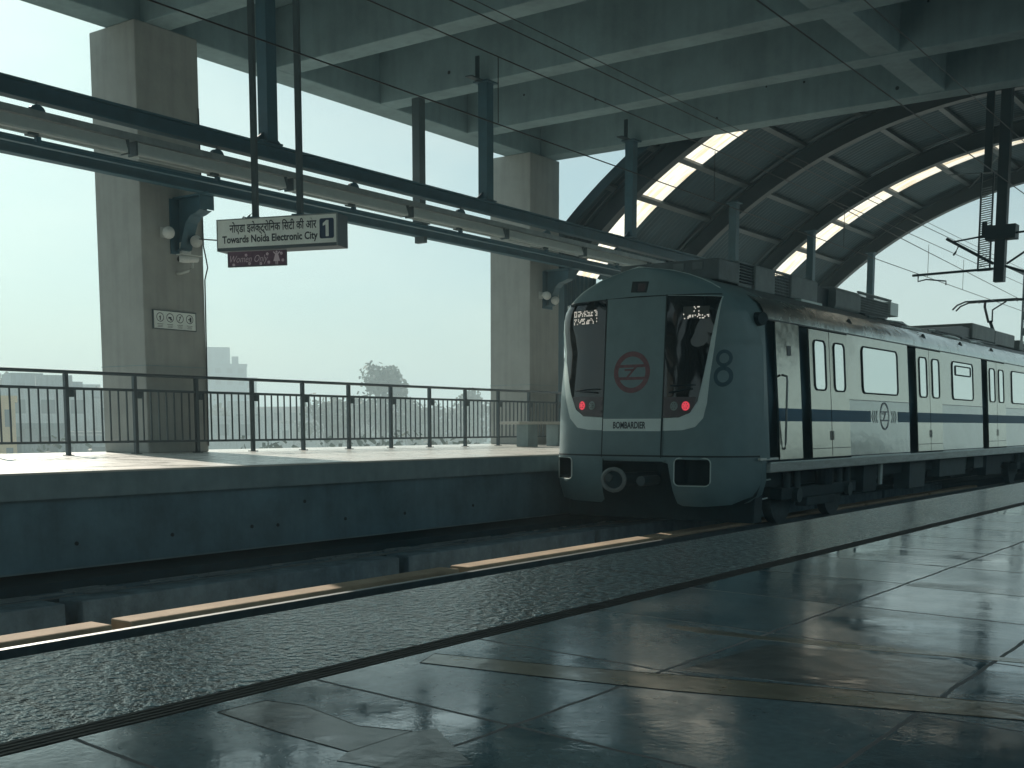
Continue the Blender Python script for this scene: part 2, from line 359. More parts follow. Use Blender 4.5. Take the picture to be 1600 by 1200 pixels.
# near platform: body plus paving sheets butted side by side
b = MB(); b.box(-1.984,4.6,-14,62,-.25,-.012).box(-2.09,4.6,-14,62,-1.4,-.252); pl = struct(b.build('platform', M['wall']))
struct(MB().box(-1.988,-1.462,-14,62,-.012,0).build('edge_paving', M['band'], pl))
struct(MB().box(-1.46,-1.402,-14,62,-.012,-.004).build('drain_strip', M['strip'], pl))
rb = MB()
for k in range(4): rb.box(-1.457+k*.0145,-1.449+k*.0145,-14,62,-.004,.001)
struct(rb.build('drain_strip_rib', M['strip'], pl))
struct(MB().box(-1.40,4.6,-14,62,-.012,0).build('paving', M['floor'], pl))
def floor_poly(name, pts, m, z=.002):
    q = MB(); q.prism(pts, (0,0,.0002), (1,0,0), (0,1,0), (0,0,z*.25)); o = q.build(name, m, pl)
    if min(p[0] for p in pts) > -1.2: return o
    k = MB(); k.tube([(x,y,.0002) for x,y in pts]+[(pts[0][0],pts[0][1],.0002)], .0010, 4, cap=False); k.build('mortar_line', M['strip'], pl); return o
floor_poly('yellow_inlay', [(-1.345,1.585),(-1.377,1.665),(-1.1,1.715),(-.91,1.765),(-.377,1.885),(.45,2.06),(.47,1.96),(-.356,1.783),(-.854,1.655),(-1.1,1.615)], M['yellow'])
floor_poly('yellow_inlay', [(-1.16,2.185),(-1.171,2.215),(-.96,2.20),(-.75,2.225),(-.57,2.25),(-.2,2.29),(-.2,2.26),(-.56,2.21),(-.77,2.175),(-1.07,2.16)], M['yellow'])
floor_poly('repair_patch', [(-1.356,1.125),(-1.353,1.218),(-1.28,1.23),(-1.127,1.189),(-1.045,1.213),(-1.046,1.085),(-1.2,1.10)], M['patch'])
floor_poly('repair_patch', [(-1.03,1.046),(-1.075,1.154),(-1.026,1.244),(-.955,1.19),(-.875,1.133),(-.93,1.06)], M['patch'], .0025)
floor_poly('repair_patch', [(-.93,1.80),(-.50,1.86),(-.505,2.13),(-.56,2.17),(-.90,2.12)], M['patch'], .0014)
floor_poly('repair_patch', [(-.94,3.14),(-.55,3.10),(-.52,3.2),(-.93,3.24)], M['patch'], .0014)
# far platform
b = MB(); b.box(-17.2,-9.8,-14,62,-.25,-.014).box(-17.2,-9.93,-14,62,-.95,-.252)
fp = struct(b.build('far_platform', M['fascia']))
struct(MB().box(-17.1,-10.02,-14,62,-.014,0).build('far_paving', M['farfloor'], fp))
struct(MB().box(-10.018,-9.785,-14,62,-.016,.003).build('edge_coping', M['coping'], fp))
struct(MB().box(-17.2,-9.91,-14,62,-.93,-.254).build('far_platform_wall', M['wall'], fp))
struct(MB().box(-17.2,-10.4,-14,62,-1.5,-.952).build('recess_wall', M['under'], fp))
wh = None
for y, z in ((6.56,-.70),(7.69,-.70),(8.78,-.69),(9.17,-.70),(10.28,-.70),(11.39,-.70),(12.85,-.68),(9.6,-.45),(5.7,-.62)):
    q = MB(); q.tube([(-9.915,y,z),(-9.902,y,z)], .021, 10); q.build('weep_hole', M['seam'], fp)
# track bed and plinths
b = MB(); b.box(-10.6,-1.95,-14,90,-1.5,-1.3); struct(b.build('track_bed', M['track']))
TB = []
M['upstand'] = mat('sunlit_upstand_concrete', (.44,.34,.23), .8, var=.3, scale=2.4, bump=.006, bscale=16)  # warm sunlight on this row is put into its base colour
def plinth(x0, x1, top, off, lab, group, m=None):
    y = off-4.15*4; k = 0
    while y < 30:
        o = MB().box(x0, x1, y+.08, y+4.07, -1.3, top).build('track_plinth', m or M['plinth'], org=((x0+x1)/2, y+2.1, -1.3), bevel=.015)
        tag(o, lab, 'plinth', group); y += 4.15; k += 1
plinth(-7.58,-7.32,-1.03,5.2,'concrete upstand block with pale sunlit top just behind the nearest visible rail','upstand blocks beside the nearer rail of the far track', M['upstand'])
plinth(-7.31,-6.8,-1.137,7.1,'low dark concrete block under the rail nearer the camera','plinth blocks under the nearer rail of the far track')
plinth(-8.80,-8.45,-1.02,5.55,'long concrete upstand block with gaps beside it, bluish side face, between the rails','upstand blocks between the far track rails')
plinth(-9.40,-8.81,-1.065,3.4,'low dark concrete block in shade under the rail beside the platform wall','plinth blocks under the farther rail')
def rail(x, lab):
    b = MB(); b.box(x-.07,x+.07,-14,90,-1.135,-1.115).box(x-.012,x+.012,-14,90,-1.115,-1.065).box(x-.036,x+.036,-14,90,-1.065,-1.037)
    o = b.build('running_rail', M['rail'], org=(x,0,-1.1)); tag(o, lab, 'rail')
    if x < -6:
        for k in range(26):
            y_ = 1.5+.6*k
            for s2 in (-1,1): MB().box(min(x+s2*.075,x+s2*.15),max(x+s2*.075,x+s2*.15),y_-.04,y_+.04,-1.135,-1.09).build('rail_clip', M['rail'], o)
    MB().box(x-.03,x+.03,-14,90,-1.037,-1.032).build('rail_head', M['railhead'], o)
rail(-7.10,'steel running rail on the plinth row nearer the camera, catching a thin line of light')
rail(-8.87,'dim steel running rail just below the far platform wall')
rail(-3.06,'steel rail of the empty near track closest to the near platform')
rail(-4.74,'steel rail of the empty near track on its far side')
o = MB().box(-10.35,-9.55,-14,62,-1.3,-1.0).build('cable_trough', M['under'], org=(-9.9,0,-1.3)); tag(o,'dark cable trough running along the foot of the far platform wall','trough')
dr = random.Random(3); q = MB()
for i in range(150):
    y = dr.uniform(2,16); x = dr.uniform(-9.38,-8.9); L_ = dr.uniform(.03,.22) if i%5 else dr.uniform(.2,.5); q.obox((x,y,-1.058),(dr.uniform(-.02,.02),L_,0),(dr.uniform(.01,.03),0,.002),(0,0,dr.uniform(.003,.012)))
o = q.build('litter', M['tray'], org=(-9.1,8,-1.06)); struct(o,'stuff')

# ------------------------------------------------------------------ concrete ceiling
ceil_ = thing('concrete_ceiling','deep ribbed concrete ceiling slab carried on square pillars over both platforms','ceiling',(-5.9,5.8,6.7))
YB = [23.30-2.785*k for k in range(13)]
MB().box(-15.75,3.95,YB[-1],23.3,7.7,7.95).build('slab', M['ceil'], ceil_)
for i, y in enumerate(YB):
    MB().box(-15.75,3.95,y-.235,y+(.25 if i==0 else .235),6.7,7.699).build('cross_beam', M['ceil'], ceil_, bevel=.015)
MB().box(-16.36,-15.752,YB[-1]-.2,23.55,6.7,8.1).build('edge_beam', M['ceil'], ceil_, bevel=.02)
MB().box(3.952,4.56,YB[-1]-.2,23.55,6.7,8.1).build('edge_beam', M['ceil'], ceil_, bevel=.02)
tr_h = random.Random(4)
for k in range(26):
    yy = YB[k%5]-.236; xx = tr_h.uniform(-15,1); zz = tr_h.uniform(6.85,7.5)
    MB().tube([(xx,yy-.004,zz),(xx,yy,zz)],tr_h.uniform(.02,.04),8).build('tie_hole', M['seam'], ceil_)
for x in (-7.0,-.9):
    for i in range(len(YB)-1):
        MB().box(x,x+.48,YB[i+1]+.236,YB[i]-.236,6.72,7.698).build('longitudinal_beam', M['ceil'], ceil_)
MB().box(-15.75,3.95,23.552,23.75,6.9,9.0).build('parapet', M['ceil'], ceil_)
# pillars
pd = [(-16.76,11.7,'square concrete pillar left of the hanging platform sign, pictogram board on its side'),
      (-16.76,22.44,'square concrete pillar behind the train nose, granite bench at its foot'),
      (-16.76,.95,'square concrete pillar of the far platform outside the left of the view'),
      (-16.76,-9.8,'square concrete pillar of the far platform well behind the camera'),
      (3.8,11.7,'square concrete pillar on the near platform right of the camera'),(3.8,22.44,'square concrete pillar on the near platform at the end of the ceiling'),
      (3.8,.95,'square concrete pillar on the near platform beside the camera'),(3.8,-9.8,'square concrete pillar on the near platform behind the camera')]
PIL = []
for x, y, lab in pd:
    t = thing('pillar', lab, 'pillar', (x+.58,y+.61,0), group='square concrete pillars')
    MB().box(x,x+1.16,y,y+1.22,0.001,6.699).build('shaft', M['pillar'], t, bevel=.02)
    MB().box(x-.004,x+1.164,y-.004,y+1.224,1.395,1.405).build('pour_joint', M['ceil'], t)
    PIL.append(t)

# ------------------------------------------------------------------ arched roof
XC, ZC, RA = -6.5, -4.25, 13.0
def arc(th, y, r=RA): return (XC-math.sin(R(th))*r, y, ZC+math.cos(R(th))*r)
ar = thing('arched_roof','long vaulted shed roof of corrugated sheet on curved dark ribs beyond the concrete ceiling','roof',(XC,24,0))
TH0, TH1 = -49., 49.
def sheet(y0, y1, m, name, th0=TH0, th1=TH1, amp=.032, pitch=.2, dr_=0):
    ny = max(2, int((y1-y0)/pitch*6)); nth = int(abs(th1-th0)/2)+1; P = []
    for i in range(nth+1):
        th = th0+(th1-th0)*i/nth
        P.append([arc(th, y0+(y1-y0)*j/ny, RA+.05+dr_+amp*math.sin(2*math.pi*(y0+(y1-y0)*j/ny)/pitch)) for j in range(ny+1)])
    b = MB(); b.grid(P); return b.build(name, m, ar, smooth=True)
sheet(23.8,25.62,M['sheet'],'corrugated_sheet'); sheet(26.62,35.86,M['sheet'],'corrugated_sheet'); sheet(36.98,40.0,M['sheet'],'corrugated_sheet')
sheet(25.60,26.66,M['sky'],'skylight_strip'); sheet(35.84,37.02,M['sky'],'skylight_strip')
def ribarc(y0, y1, r0, r1, th0=TH0, th1=TH1, n=60):
    b = MB(); rings = []
    for i in range(n+1):
        th = th0+(th1-th0)*i/n; rings.append([arc(th,y0,r0),arc(th,y1,r0),arc(th,y1,r1),arc(th,y0,r1)])
    base = 0; b.v = [p for r in rings for p in r]
    for i in range(n):
        for k in range(4): q = i*4; b.f.append((q+k, q+(k+1)%4, q+4+(k+1)%4, q+4+k))
    b.f.append((0,1,2,3)); b.f.append(tuple(4*n+k for k in (3,2,1,0)))
    return b
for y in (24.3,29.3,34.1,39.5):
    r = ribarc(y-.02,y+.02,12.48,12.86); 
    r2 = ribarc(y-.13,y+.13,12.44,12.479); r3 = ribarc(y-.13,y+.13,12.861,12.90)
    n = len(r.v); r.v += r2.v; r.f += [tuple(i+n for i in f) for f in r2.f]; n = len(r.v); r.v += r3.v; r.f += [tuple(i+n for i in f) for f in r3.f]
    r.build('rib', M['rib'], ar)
    for sgn in (1,-1):
        p = arc(49*sgn, y, 12.67); MB().box(p[0]-.12,p[0]+.12,y-.12,y+.12,0.002,p[2]+.02).build('column', M['steel'], ar)
for th in (-46,-38.5,-31.5,-24,-17,-10,-3,3.5,10.5,17,24,31.7,37.6,44):
    a = Vector(arc(th,23.8,12.96)); c = Vector(arc(th,40.0,12.96)); MB().bar(a,c,.13,.10,up=(Vector(a)-Vector((XC,23.8,ZC)))).build('purlin', M['steel2'], ar)
ribarc(39.75,40.05,12.72,13.12).build('end_trim', M['sheet'], ar)
ribarc(23.76,23.80,12.9,13.12).build('end_trim', M['sheet'], ar)
# side cladding of the first bay
b = MB(); P = []
for z in (2.7,4.32): P.append([(-16.36-.022*math.sin(2*math.pi*y/.2), y, z) for y in [23.8+i*.033 for i in range(85)]])
b.grid(P); b.build('side_cladding', M['sheet'], ar, smooth=True)
# cross bracing
for (a1,a2,ya,yb) in ((17,10.5,36.9,39.3),(10.5,3.5,39.3,36.9),(10.5,17,36.9,39.3)):
    MB().tube([arc(a1,ya,12.8),arc(a2,yb,12.8)],.02,6).build('brace', M['steel2'], ar)

copy_tree(ar, (XC,-14.3,0), 'copy of the vaulted shed roof, added unseen behind the camera to darken the train nose', math.pi)  # unseen roof copy, added to darken reflections on the nose and windscreens

# ------------------------------------------------------------------ far platform girders, lights
gu = thing('upper_girder','blue grey steel girder with upright hangers to the ceiling, row of lamps slung below it','girder',(-13.2,12.2,4.46))
b = MB(); b.box(-13.215,-13.185,-12,40,4.375,4.545).box(-13.28,-13.12,-12,40,4.546,4.572).box(-13.28,-13.12,-12,40,4.348,4.374); b.build('beam', M['steel'], gu)
for k, y in enumerate([12.2-5.35*i for i in range(-5,5)]):
    inside = y < 23.8; ztop = 6.7 if inside else ZC+math.sqrt(12.4**2-(XC+13.2)**2)
    MB().box(-13.30,-13.10,y-.1,y+.1,4.573,ztop-.03).build('hanger', M['steel'], gu)
    MB().box(-13.36,-13.04,y-.17,y+.17,ztop-.029,ztop-.001).box(-13.3,-13.1,y-.2,y+.2,4.575,4.60).build('end_plate', M['steel'], gu)
    pr = MB(); 
    for s_ in (-1,1): pr.prism([(0,0),(.2,0),(0,.16)],(-13.21,y+s_*.1,4.574),(0,s_,0),(0,0,1),(.02,0,0))
    pr.build('gusset', M['steel'], gu)
    if inside:
        MB().box(-13.27,-13.13,y-.52,y-.12,6.68,6.698).box(-13.24,-13.16,y-.262,y-.237,6.66,7.1).build('beam_clamp', M['dark'], gu)
gl = thing('lower_girder','blue grey steel girder nearer the railing, running below the lamp tray from pillar to pillar','girder',(-14.9,12.2,4.2))
b = MB(); b.box(-14.915,-14.885,-12,40,4.125,4.315).box(-14.98,-14.82,-12,40,4.316,4.342).box(-14.98,-14.82,-12,40,4.098,4.124); b.build('beam', M['steel'], gl)
for y in (17.65,28.35):
    zt = 6.698 if y < 23 else ZC+math.sqrt(12.4**2-(XC+14.9)**2)-.05
    MB().box(-14.99,-14.81,y-.09,y+.09,4.343,zt).build('hanger', M['steel2'], gl)
    MB().box(-15.05,-14.75,y-.15,y+.15,4.343,4.37).box(-14.98,-14.75,y-.05,y+.05,3.98,4.097).build('end_plate', M['steel2'], gl)
# cable tray
tr_ = thing('cable_tray','long dull metal cable tray slung under the upper girder on round hooks','cable tray',(-13.2,12,4.2))
MB().box(-13.29,-13.11,-10,39,4.17,4.185).box(-13.295,-13.291,-10,39,4.15,4.235).box(-13.109,-13.105,-10,39,4.15,4.235).build('tray', M['tray'], tr_)
for k in range(16):
    y = 8.44+2.78*(k-5)
    q = MB(); q.tube([(-13.2,y,4.60),(-13.2,y,4.30)],.009,6)
    q.prism([(.10*math.cos(R(a)),.085*math.sin(R(a))) for a in range(0,181,20)],(-13.24,y,4.235),(0,1,0),(0,0,1),(.08,0,0)); q.build('hook', M['steel'], tr_)
# tube lights
def make_lamp(y, lab):
    t = thing('tube_light', lab, 'lamp', (-13.2,y,4.08), group='tube lights under the cable tray')
    MB().prism([(-.095,0),(-.095,.03),(-.05,.165),(.05,.165),(.095,.03),(.095,0)],(-13.2,y+.03,3.975),(1,0,0),(0,0,1),(0,2.62,0)).build('housing', M['lamp'], t)
    [MB().box(-13.29,-13.11,q_,q_+.028,3.965,4.145).build('end_cap', M['steel2'], t) for q_ in (y, y+2.652)]
    MB().tube([(-13.2,y+.1,3.96),(-13.2,y+2.6,3.96)],.013,8).build('tube', M['white'], t)
    MB().box(-13.26,-13.14,y+1.28,y+1.40,3.94,3.974).build('clip', M['steel2'], t)
    return t
l0 = make_lamp(9.8,'grey tube light crossing in front of the pillar with the pictogram board')
l0['group'] = 'tube lights under the cable tray'
labs = {1:'grey tube light just right of the hanging platform sign',2:'grey tube light under the girder between the two ceiling hangers',3:'grey tube light under the girder in front of the second pillar',4:'grey tube light just past the second pillar, above the train nose',-1:'grey tube light at the left edge of the photo, left of the first pillar'}
for k in (-5,-4,-3,-2,-1,1,2,3,4,5,6,7,8,9):
    copy_tree(l0,(-13.2,9.8+2.78*k,4.08),labs.get(k, 'grey tube light of the row hidden beyond the train roof' if k>4 else 'grey tube light of the row outside the left of the view'))
# thin support under tray
o = MB().box(-13.24,-13.16,-12,40,3.83,3.875); o = o.build('conduit', M['steel'], org=(-13.2,12,3.85)); tag(o,'thin dark steel conduit running level just below the row of tube lights','conduit')
for y in [8.44+2.78*(k-5) for k in range(16)]: MB().box(-13.23,-13.17,y-.03,y+.03,3.876,3.94).build('cross_arm', M['steel'], o)

# pillar brackets
def bracket(y, lab):
    t = thing('girder_bracket', lab, 'bracket', (-15.6,y,3.9), group='brackets on the pillars')
    pts = [(0,.27),(.66,.27),(.66,.05),(.52,.0),(.42,-.02),(.30,-.12),(.2,-.35),(.14,-.52),(0,-.55)]
    MB().prism(pts,(-15.598,y-.02,3.8),(1,0,0),(0,0,1),(0,.04,0)).build('gusset_plate', M['steel'], t)
    MB().box(-15.598,-14.72,y-.13,y+.13,4.072,4.096).build('top_flange', M['steel'], t)
    MB().box(-15.598,-15.58,y-.2,y+.2,3.2,4.071).build('wall_plate', M['steel'], t)
    q = MB(); P = [Vector((-15.598+a,y-.12,3.8+c)) for a,c in pts[2:]]
    q.grid([[tuple(p) for p in P],[tuple(p+Vector((0,.24,0))) for p in P]]); q.build('lower_flange', M['steel'], t)
    MB().box(-14.93,-14.91,y-.14,y+.14,3.86,4.07).build('end_plate', M['steel'], t)
bracket(12.45,'dark blue curved steel bracket on the pillar behind the platform sign'); bracket(23.15,'dark blue curved steel bracket on the pillar above the train nose')
# spot lights, camera, pictogram
def spot(y, z, lab, s=1):
    t = thing('flood_light', lab, 'lamp', (-15.6,y,z), group='small flood lights on the pillars')
    q = MB(); q.tube([(-15.50,y+.02,z+.02),(-15.44,y-.02,z),(-15.36,y-.08,z-.03),(-15.32,y-.11,z-.045)],[.045*s,.07*s,.095*s,.095*s],14); q.build('lamp_head', M['white'], t, smooth=True)
    MB().tube([(-15.60,y+.03,z-.02),(-15.49,y+.02,z+.02)],.022,8).build('arm', M['white'], t)
    MB().box(-15.598,-15.585,y-.06,y+.1,z-.08,z+.08).build('back_plate', M['white'], t)
spot(12.12,3.52,'small white flood light on the pillar left of the curved bracket'); spot(12.66,3.45,'small white flood light at the right edge of the first pillar, above the security camera')
spot(22.85,3.50,'small white flood light low on the second pillar beside the bracket'); spot(23.2,3.42,'dim white flood light on the second pillar nearest the train roof')
t = thing('security_camera','white bullet security camera on a curled arm on the first pillar','camera',(-15.6,12.5,3.05))
q = MB(); q.tube([(-15.36,12.23,3.10),(-15.33,12.27,3.10),(-15.33,12.56,3.13)],[.05,.062,.055],12); q.build('camera_body', M['white'], t, smooth=True)
MB().box(-15.42,-15.24,12.22,12.60,3.165,3.175).build('sun_shield', M['white'], t)
MB().tube([(-15.36,12.222,3.10),(-15.36,12.229,3.10)],.042,12).build('lens', M['glass'], t)
MB().tube([(-15.34,12.48,3.08),(-15.35,12.48,2.99),(-15.40,12.44,2.93),(-15.5,12.38,2.90),(-15.59,12.36,2.90)],.02,8).build('arm', M['white'], t, smooth=True)
MB().box(-15.598,-15.52,12.42,12.60,3.2,3.40).build('junction_box', M['white'], t)
o = MB(); o.tube([(-15.575,12.88,5.6),(-15.57,12.9,3.4),(-15.55,12.93,3.2),(-15.54,12.95,3.05),(-15.57,12.91,2.85),(-15.575,12.89,.1)],.012,6)
o = o.build('power_cable', M['wire'], org=(-15.57,12.9,3)); tag(o,'thin dark cable running down the right edge of the first pillar with a loose bulge','cable')
t = thing('pictogram_board','small white board with four round pictograms on the side of the first pillar','sign',(-15.6,12.28,2.14))
MB().box(-15.598,-15.575,11.85,12.71,1.985,2.29).build('frame', M['steel2'], t)
MB().box(-15.574,-15.570,11.87,12.69,2.0,2.275).build('face', M['signface'], t)
for k in range(4):
    yc = 11.985+k*.195; q = MB(); n = 20
    P = [[(-15.5685, yc+rr*math.cos(2*math.pi*i/n), 2.175+rr*math.sin(2*math.pi*i/n)) for i in range(n+1)] for rr in (.062,.073)]
    q.grid(P)
    if k == 0: q.box(-15.569,-15.568,yc-.01,yc+.01,2.13,2.20).box(-15.569,-15.568,yc-.025,yc+.012,2.17,2.182)
    if k == 1: q.box(-15.569,-15.568,yc-.035,yc+.025,2.16,2.19).box(-15.569,-15.568,yc+.0,yc+.04,2.135,2.16)
    if k == 2: q.obox((-15.5685,yc,2.175),(0.0005,0,0),(0,.008,0),(0,.025,.045)); q.box(-15.569,-15.568,yc-.02,yc,2.19,2.205)
    if k == 3: q.box(-15.569,-15.568,yc+.0,yc+.035,2.13,2.21).box(-15.569,-15.568,yc-.03,yc,2.165,2.18)
    q.build('pictogram', M['ink'], t)
    MB().box(-15.569,-15.568,yc-.06,yc+.055,2.065,2.072).box(-15.569,-15.568,yc-.045,yc+.045,2.042,2.048).box(-15.569,-15.568,yc-.055,yc+.04,2.022,2.028).build('caption_line', M['ink'], t)

# ------------------------------------------------------------------ hanging signs (local frame: x along the face, -y towards the reader)
ang = R(17.7)
Lp = Vector((-12.72,10.78,2.81)); dx = Vector((math.cos(ang),math.sin(ang),0))
t = thing('platform_sign','long white hanging platform sign with black lettering and a dark number square, on two rods','sign',tuple(Lp),ang)
W_, H_ = 1.83, .425
MB().box(0,W_,0,.30,0,H_).build('case', M['signcase'], t, local=True, bevel=.008)
MB().box(.012,W_-.02,-.006,-.001,.045,H_-.015).build('face', M['signface'], t, local=True)
MB().box(0,W_,-.012,-.001,H_-.014,H_).box(0,.011,-.012,-.001,0,H_-.0141).box(W_-.019,W_,-.012,-.001,0,H_-.0141).build('frame', M['tray'], t, local=True)
def sf(x, z, d=.008): return lambda u, v: (x+u, -d, z+v)
text('नोएडा इलेक्ट्रोिनक िसटी की ओर', .15, sf(.20,.245), M['ink'], t, bold=.003, local=True, fit=1.32)
tx = text('Towards Noida Electronic City', .135, sf(.085,.105), M['ink'], t, bold=.0035, local=True, fit=1.45)
q = MB(); q.prism(rrect(1.565,1.775,.10,.36,.025),(0,-.0095,0),(1,0,0),(0,0,1),(0,.003,0)); q.build('number_square', M['navy'], t, local=True)
MB().prism([(1.655,.125),(1.70,.125),(1.70,.335),(1.665,.335),(1.615,.295),(1.615,.262),(1.655,.278)],(0,-.0125,0),(1,0,0),(0,0,1),(0,.002,0)).build('numeral_one', M['signface'], t, local=True)
for xx in (.52,1.2):
    MB().box(xx-.035,xx+.035,.11,.18,H_,7.69-Lp.z).build('hanger_rod', M['steel2'], t, local=True)
    MB().box(xx-.08,xx+.08,.05,.24,H_+.0005,H_+.03).build('rod_foot', M['steel'], t, local=True)
q = MB(); q.tube([(.3,.15,H_+.01),(.33,.15,H_+.05),(.38,.15,H_+.03),(.42,.15,H_+.06),(.48,.15,H_+.1),(.49,.14,1.5)],.01,6); q.build('power_lead', M['wire'], t, local=True)
MB().tube([(0,.15,.17),(-2.10,2.76,.69)],.011,6).build('stay_rod', M['wire'], t, local=True)
t2 = thing('women_only_sign','small dull pink sign reading Women Only hanging under the long platform sign','sign',(Lp.x+dx.x*.14,Lp.y+dx.y*.14+.02,Lp.z-.215),R(20))
MB().box(0,.88,0,.03,0,.205).build('panel', M['pink'], t2, local=True)
MB().box(0,.88,-.005,-.0005,0,.012).box(.872,.88,-.005,-.0005,.0121,.205).box(0,.008,-.005,-.0005,.0121,.205).build('edge_trim', M['signcase'], t2, local=True)
text('Women Only', .135, sf(.04,.06,.004), M['pinklt'], t2, bold=-.001, shear=.35, local=True, fit=.57)
q = MB(); q.prism([(-.05,.0),(.05,.0),(.022,.09),(.055,.12),(.045,.13),(.012,.105),(-.012,.105),(-.045,.13),(-.055,.12),(-.022,.09)],(.74,-.006,.06),(1,0,0),(0,0,1),(0,.003,0))
q.box(.722,.734,-.006,-.003,.015,.0595).box(.746,.758,-.006,-.003,.015,.0595); q.tube([(.74,-.006,.183),(.74,-.003,.183)],.014,10); q.build('woman_symbol', M['pinklt'], t2, local=True)
q = MB(); rr = random.Random(5)
for fx, fz in ((.09,.03),(.28,.155),(.33,.04),(.50,.035),(.60,.16),(.62,.05),(.83,.07),(.81,.16)):
    for a in range(5):
        c_ = Vector((fx+.013*math.cos(a*1.257),-.0045,fz+.013*math.sin(a*1.257))); q.tube([c_,c_+Vector((0,.003,0))],.009,6)
q.build('flower_print', M['pinklt'], t2, local=True)

# ------------------------------------------------------------------ railing
XR = -15.3
def railing(x, y0, y1, lab, first=10.06, vis=(8.6,23.5)):
    t = thing('railing', lab, 'railing', (x,(y0+y1)/2,0))
    MB().tube([(x,y0,1.225),(x,y1,1.225)],.027,10).build('top_rail', M['railing'], t, smooth=True)
    MB().box(x-.02,x+.02,y0,y1,.965,1.005).build('mid_rail', M['railing'], t)
    MB().box(x-.018,x+.018,y0,y1,.175,.21).build('bottom_rail', M['railing'], t)
    rest = MB(); per = 1.19; n0 = math.ceil((y0-first)/per); n1 = math.floor((y1-first)/per)
    for k in range(n0, n1+1):
        y = first+k*per
        MB().box(x-.03,x+.03,y-.028,y+.028,.001,1.199).build('post', M['railing'], t)
        MB().box(x-.06,x+.06,y-.06,y+.06,.0,.012).build('base_plate', M['railing'], t)
        MB().box(x-.035,x+.02,y+.045,y+.12,.86,.964).build('clamp', M['dark'], t)
        for j in range(7):
            yy = y+per*(j+1)/8; q = rest if not (vis[0] < yy < vis[1]) else MB()
            q.box(x-.009,x+.009,yy-.011,yy+.011,.2101,.9649)
            if q is not rest: q.build('baluster', M['railing'], t)
    o = rest.build('baluster', M['railing'], t); o['kind'] = 'stuff'
railing(XR,-8,39,'dark steel railing with upright bars along the back of the far platform')
railing(4.2,-8,55,'dark steel railing along the back of the near platform, right of the camera', vis=(0,0))

# bench
t = thing('granite_bench','pale stone bench on block legs at the foot of the second pillar','bench',(-14,20.4,0))
MB().box(-14.25,-13.75,19.4,21.9,.47,.53).build('seat', M['coping'], t, bevel=.008)
MB().box(-14.15,-13.85,19.86,20.22,0.001,.469).build('leg', M['fascia'], t, bevel=.01); MB().box(-14.15,-13.85,20.98,21.34,0.001,.469).build('leg', M['fascia'], t, bevel=.01)

# ------------------------------------------------------------------ train
def lerp(x, xs, ys):
    if x <= xs[0]: return ys[0]
    for i in range(len(xs)-1):
        if x <= xs[i+1]: return ys[i]+(ys[i+1]-ys[i])*(x-xs[i])/(xs[i+1]-xs[i])
    return ys[-1]
ZW = [-.7,.85,1.6,1.8,1.95,2.06,2.17,2.25,2.33,2.40,2.47,2.52,2.56,2.585,2.6]
WW = [1.6,1.6,1.545,1.50,1.44,1.36,1.26,1.16,1.03,.88,.70,.53,.34,.18,.005]
def wn_(z): return lerp(z, ZW, WW)
def Dn(z): return lerp(z, [-1,1.5,2.1,2.6],[.72,.72,.30,.12])
def gn(t_): return lerp(abs(t_), [0,.3,.4,.5,.58,.65,.73,.8,.86,.9,.94,.97,1],[0,0,.015,.04,.075,.12,.19,.27,.38,.48,.61,.76,1])
def SN(u, z): return 14.0+gn(max(-1,min(1,u/max(wn_(z),.02))))*Dn(z)+.05*max(0,z)
TX = -8.0
def nose_pt(u, z, off=0.0):
    e = .01
    du = (SN(u+e,z)-SN(u-e,z))/(2*e) if abs(u) < wn_(z)-.02 else 1.0*(1 if u > 0 else -1)
    n = Vector((du if abs(du) < 3 else 3*(1 if du > 0 else -1), -1, .05)).normalized()
    return (TX+u+n.x*off, SN(u,z)+n.y*off, z+n.z*off)
tr = thing('metro_train','silver and grey metro train with red tail lamps standing at the far platform','train',(TX,14,-1.03))
# nose shell: front grid, then wrap back to the body section
NZ, NT = 70, 49
zs = [-.02+(2.6+.02)*(i/NZ)**.9 for i in range(NZ+1)]
ts = [math.sin((j/(NT-1)*2-1)*math.pi/2) for j in range(NT)]
P = [[nose_pt(tt*wn_(z)*.999, z) for tt in ts] for z in zs]
b = MB(); b.grid(P)
def body_w(z): return lerp(z, [-.3,.85,1.88,1.93,2.1,2.25,2.38,2.46,2.5], [1.675,1.6,1.525,1.50,1.40,1.22,.96,.6,.005])
for sgn in (1,-1):
    rows = []
    for z in zs:
        zb = z if z < 1.9 else 1.9+(z-1.9)*(.60/.70)
        a = Vector(nose_pt(sgn*wn_(z)*.999, z)); c_ = Vector((TX+sgn*(body_w(zb)), 14.86, zb)); d_ = Vector((TX+sgn*body_w(zb), 15.25 if z>1.9 else 14.87, zb))
        rows.append([a, a.lerp(c_,.5)+Vector((0,0,.0)), c_, d_])
    b.grid([[tuple(p) for p in r] for r in rows])
b.build('nose_shell', M['front'], tr, smooth=True)
def drape(name, poly, off, m, thick=.004, step=.05, holes=(), parent=None, smooth=True):
    V, F = cdt(poly, step, holes); q = MB(); q.v = [nose_pt(u, z, off) for u, z in V]; q.f = [tuple(f) for f in F]
    return q.build(name, m, parent or tr, smooth=smooth)
outR = [(.46,2.19),(1.20,2.145),(1.165,1.85),(1.125,1.55),(1.08,1.1),(1.06,.74),(1.02,.54),(.92,.42),(.75,.377),(.46,.367)]
outL = [(-.48,2.19),(-1.32,2.175),(-1.36,1.9),(-1.33,1.17),(-1.22,.79),(-1.12,.55),(-.95,.41),(-.74,.38),(-.48,.373)]
blR = [(.46,2.184),(1.185,2.138),(1.13,1.85),(1.07,1.555),(1.0,1.10),(.94,.765),(.845,.61),(.69,.547),(.46,.54)]
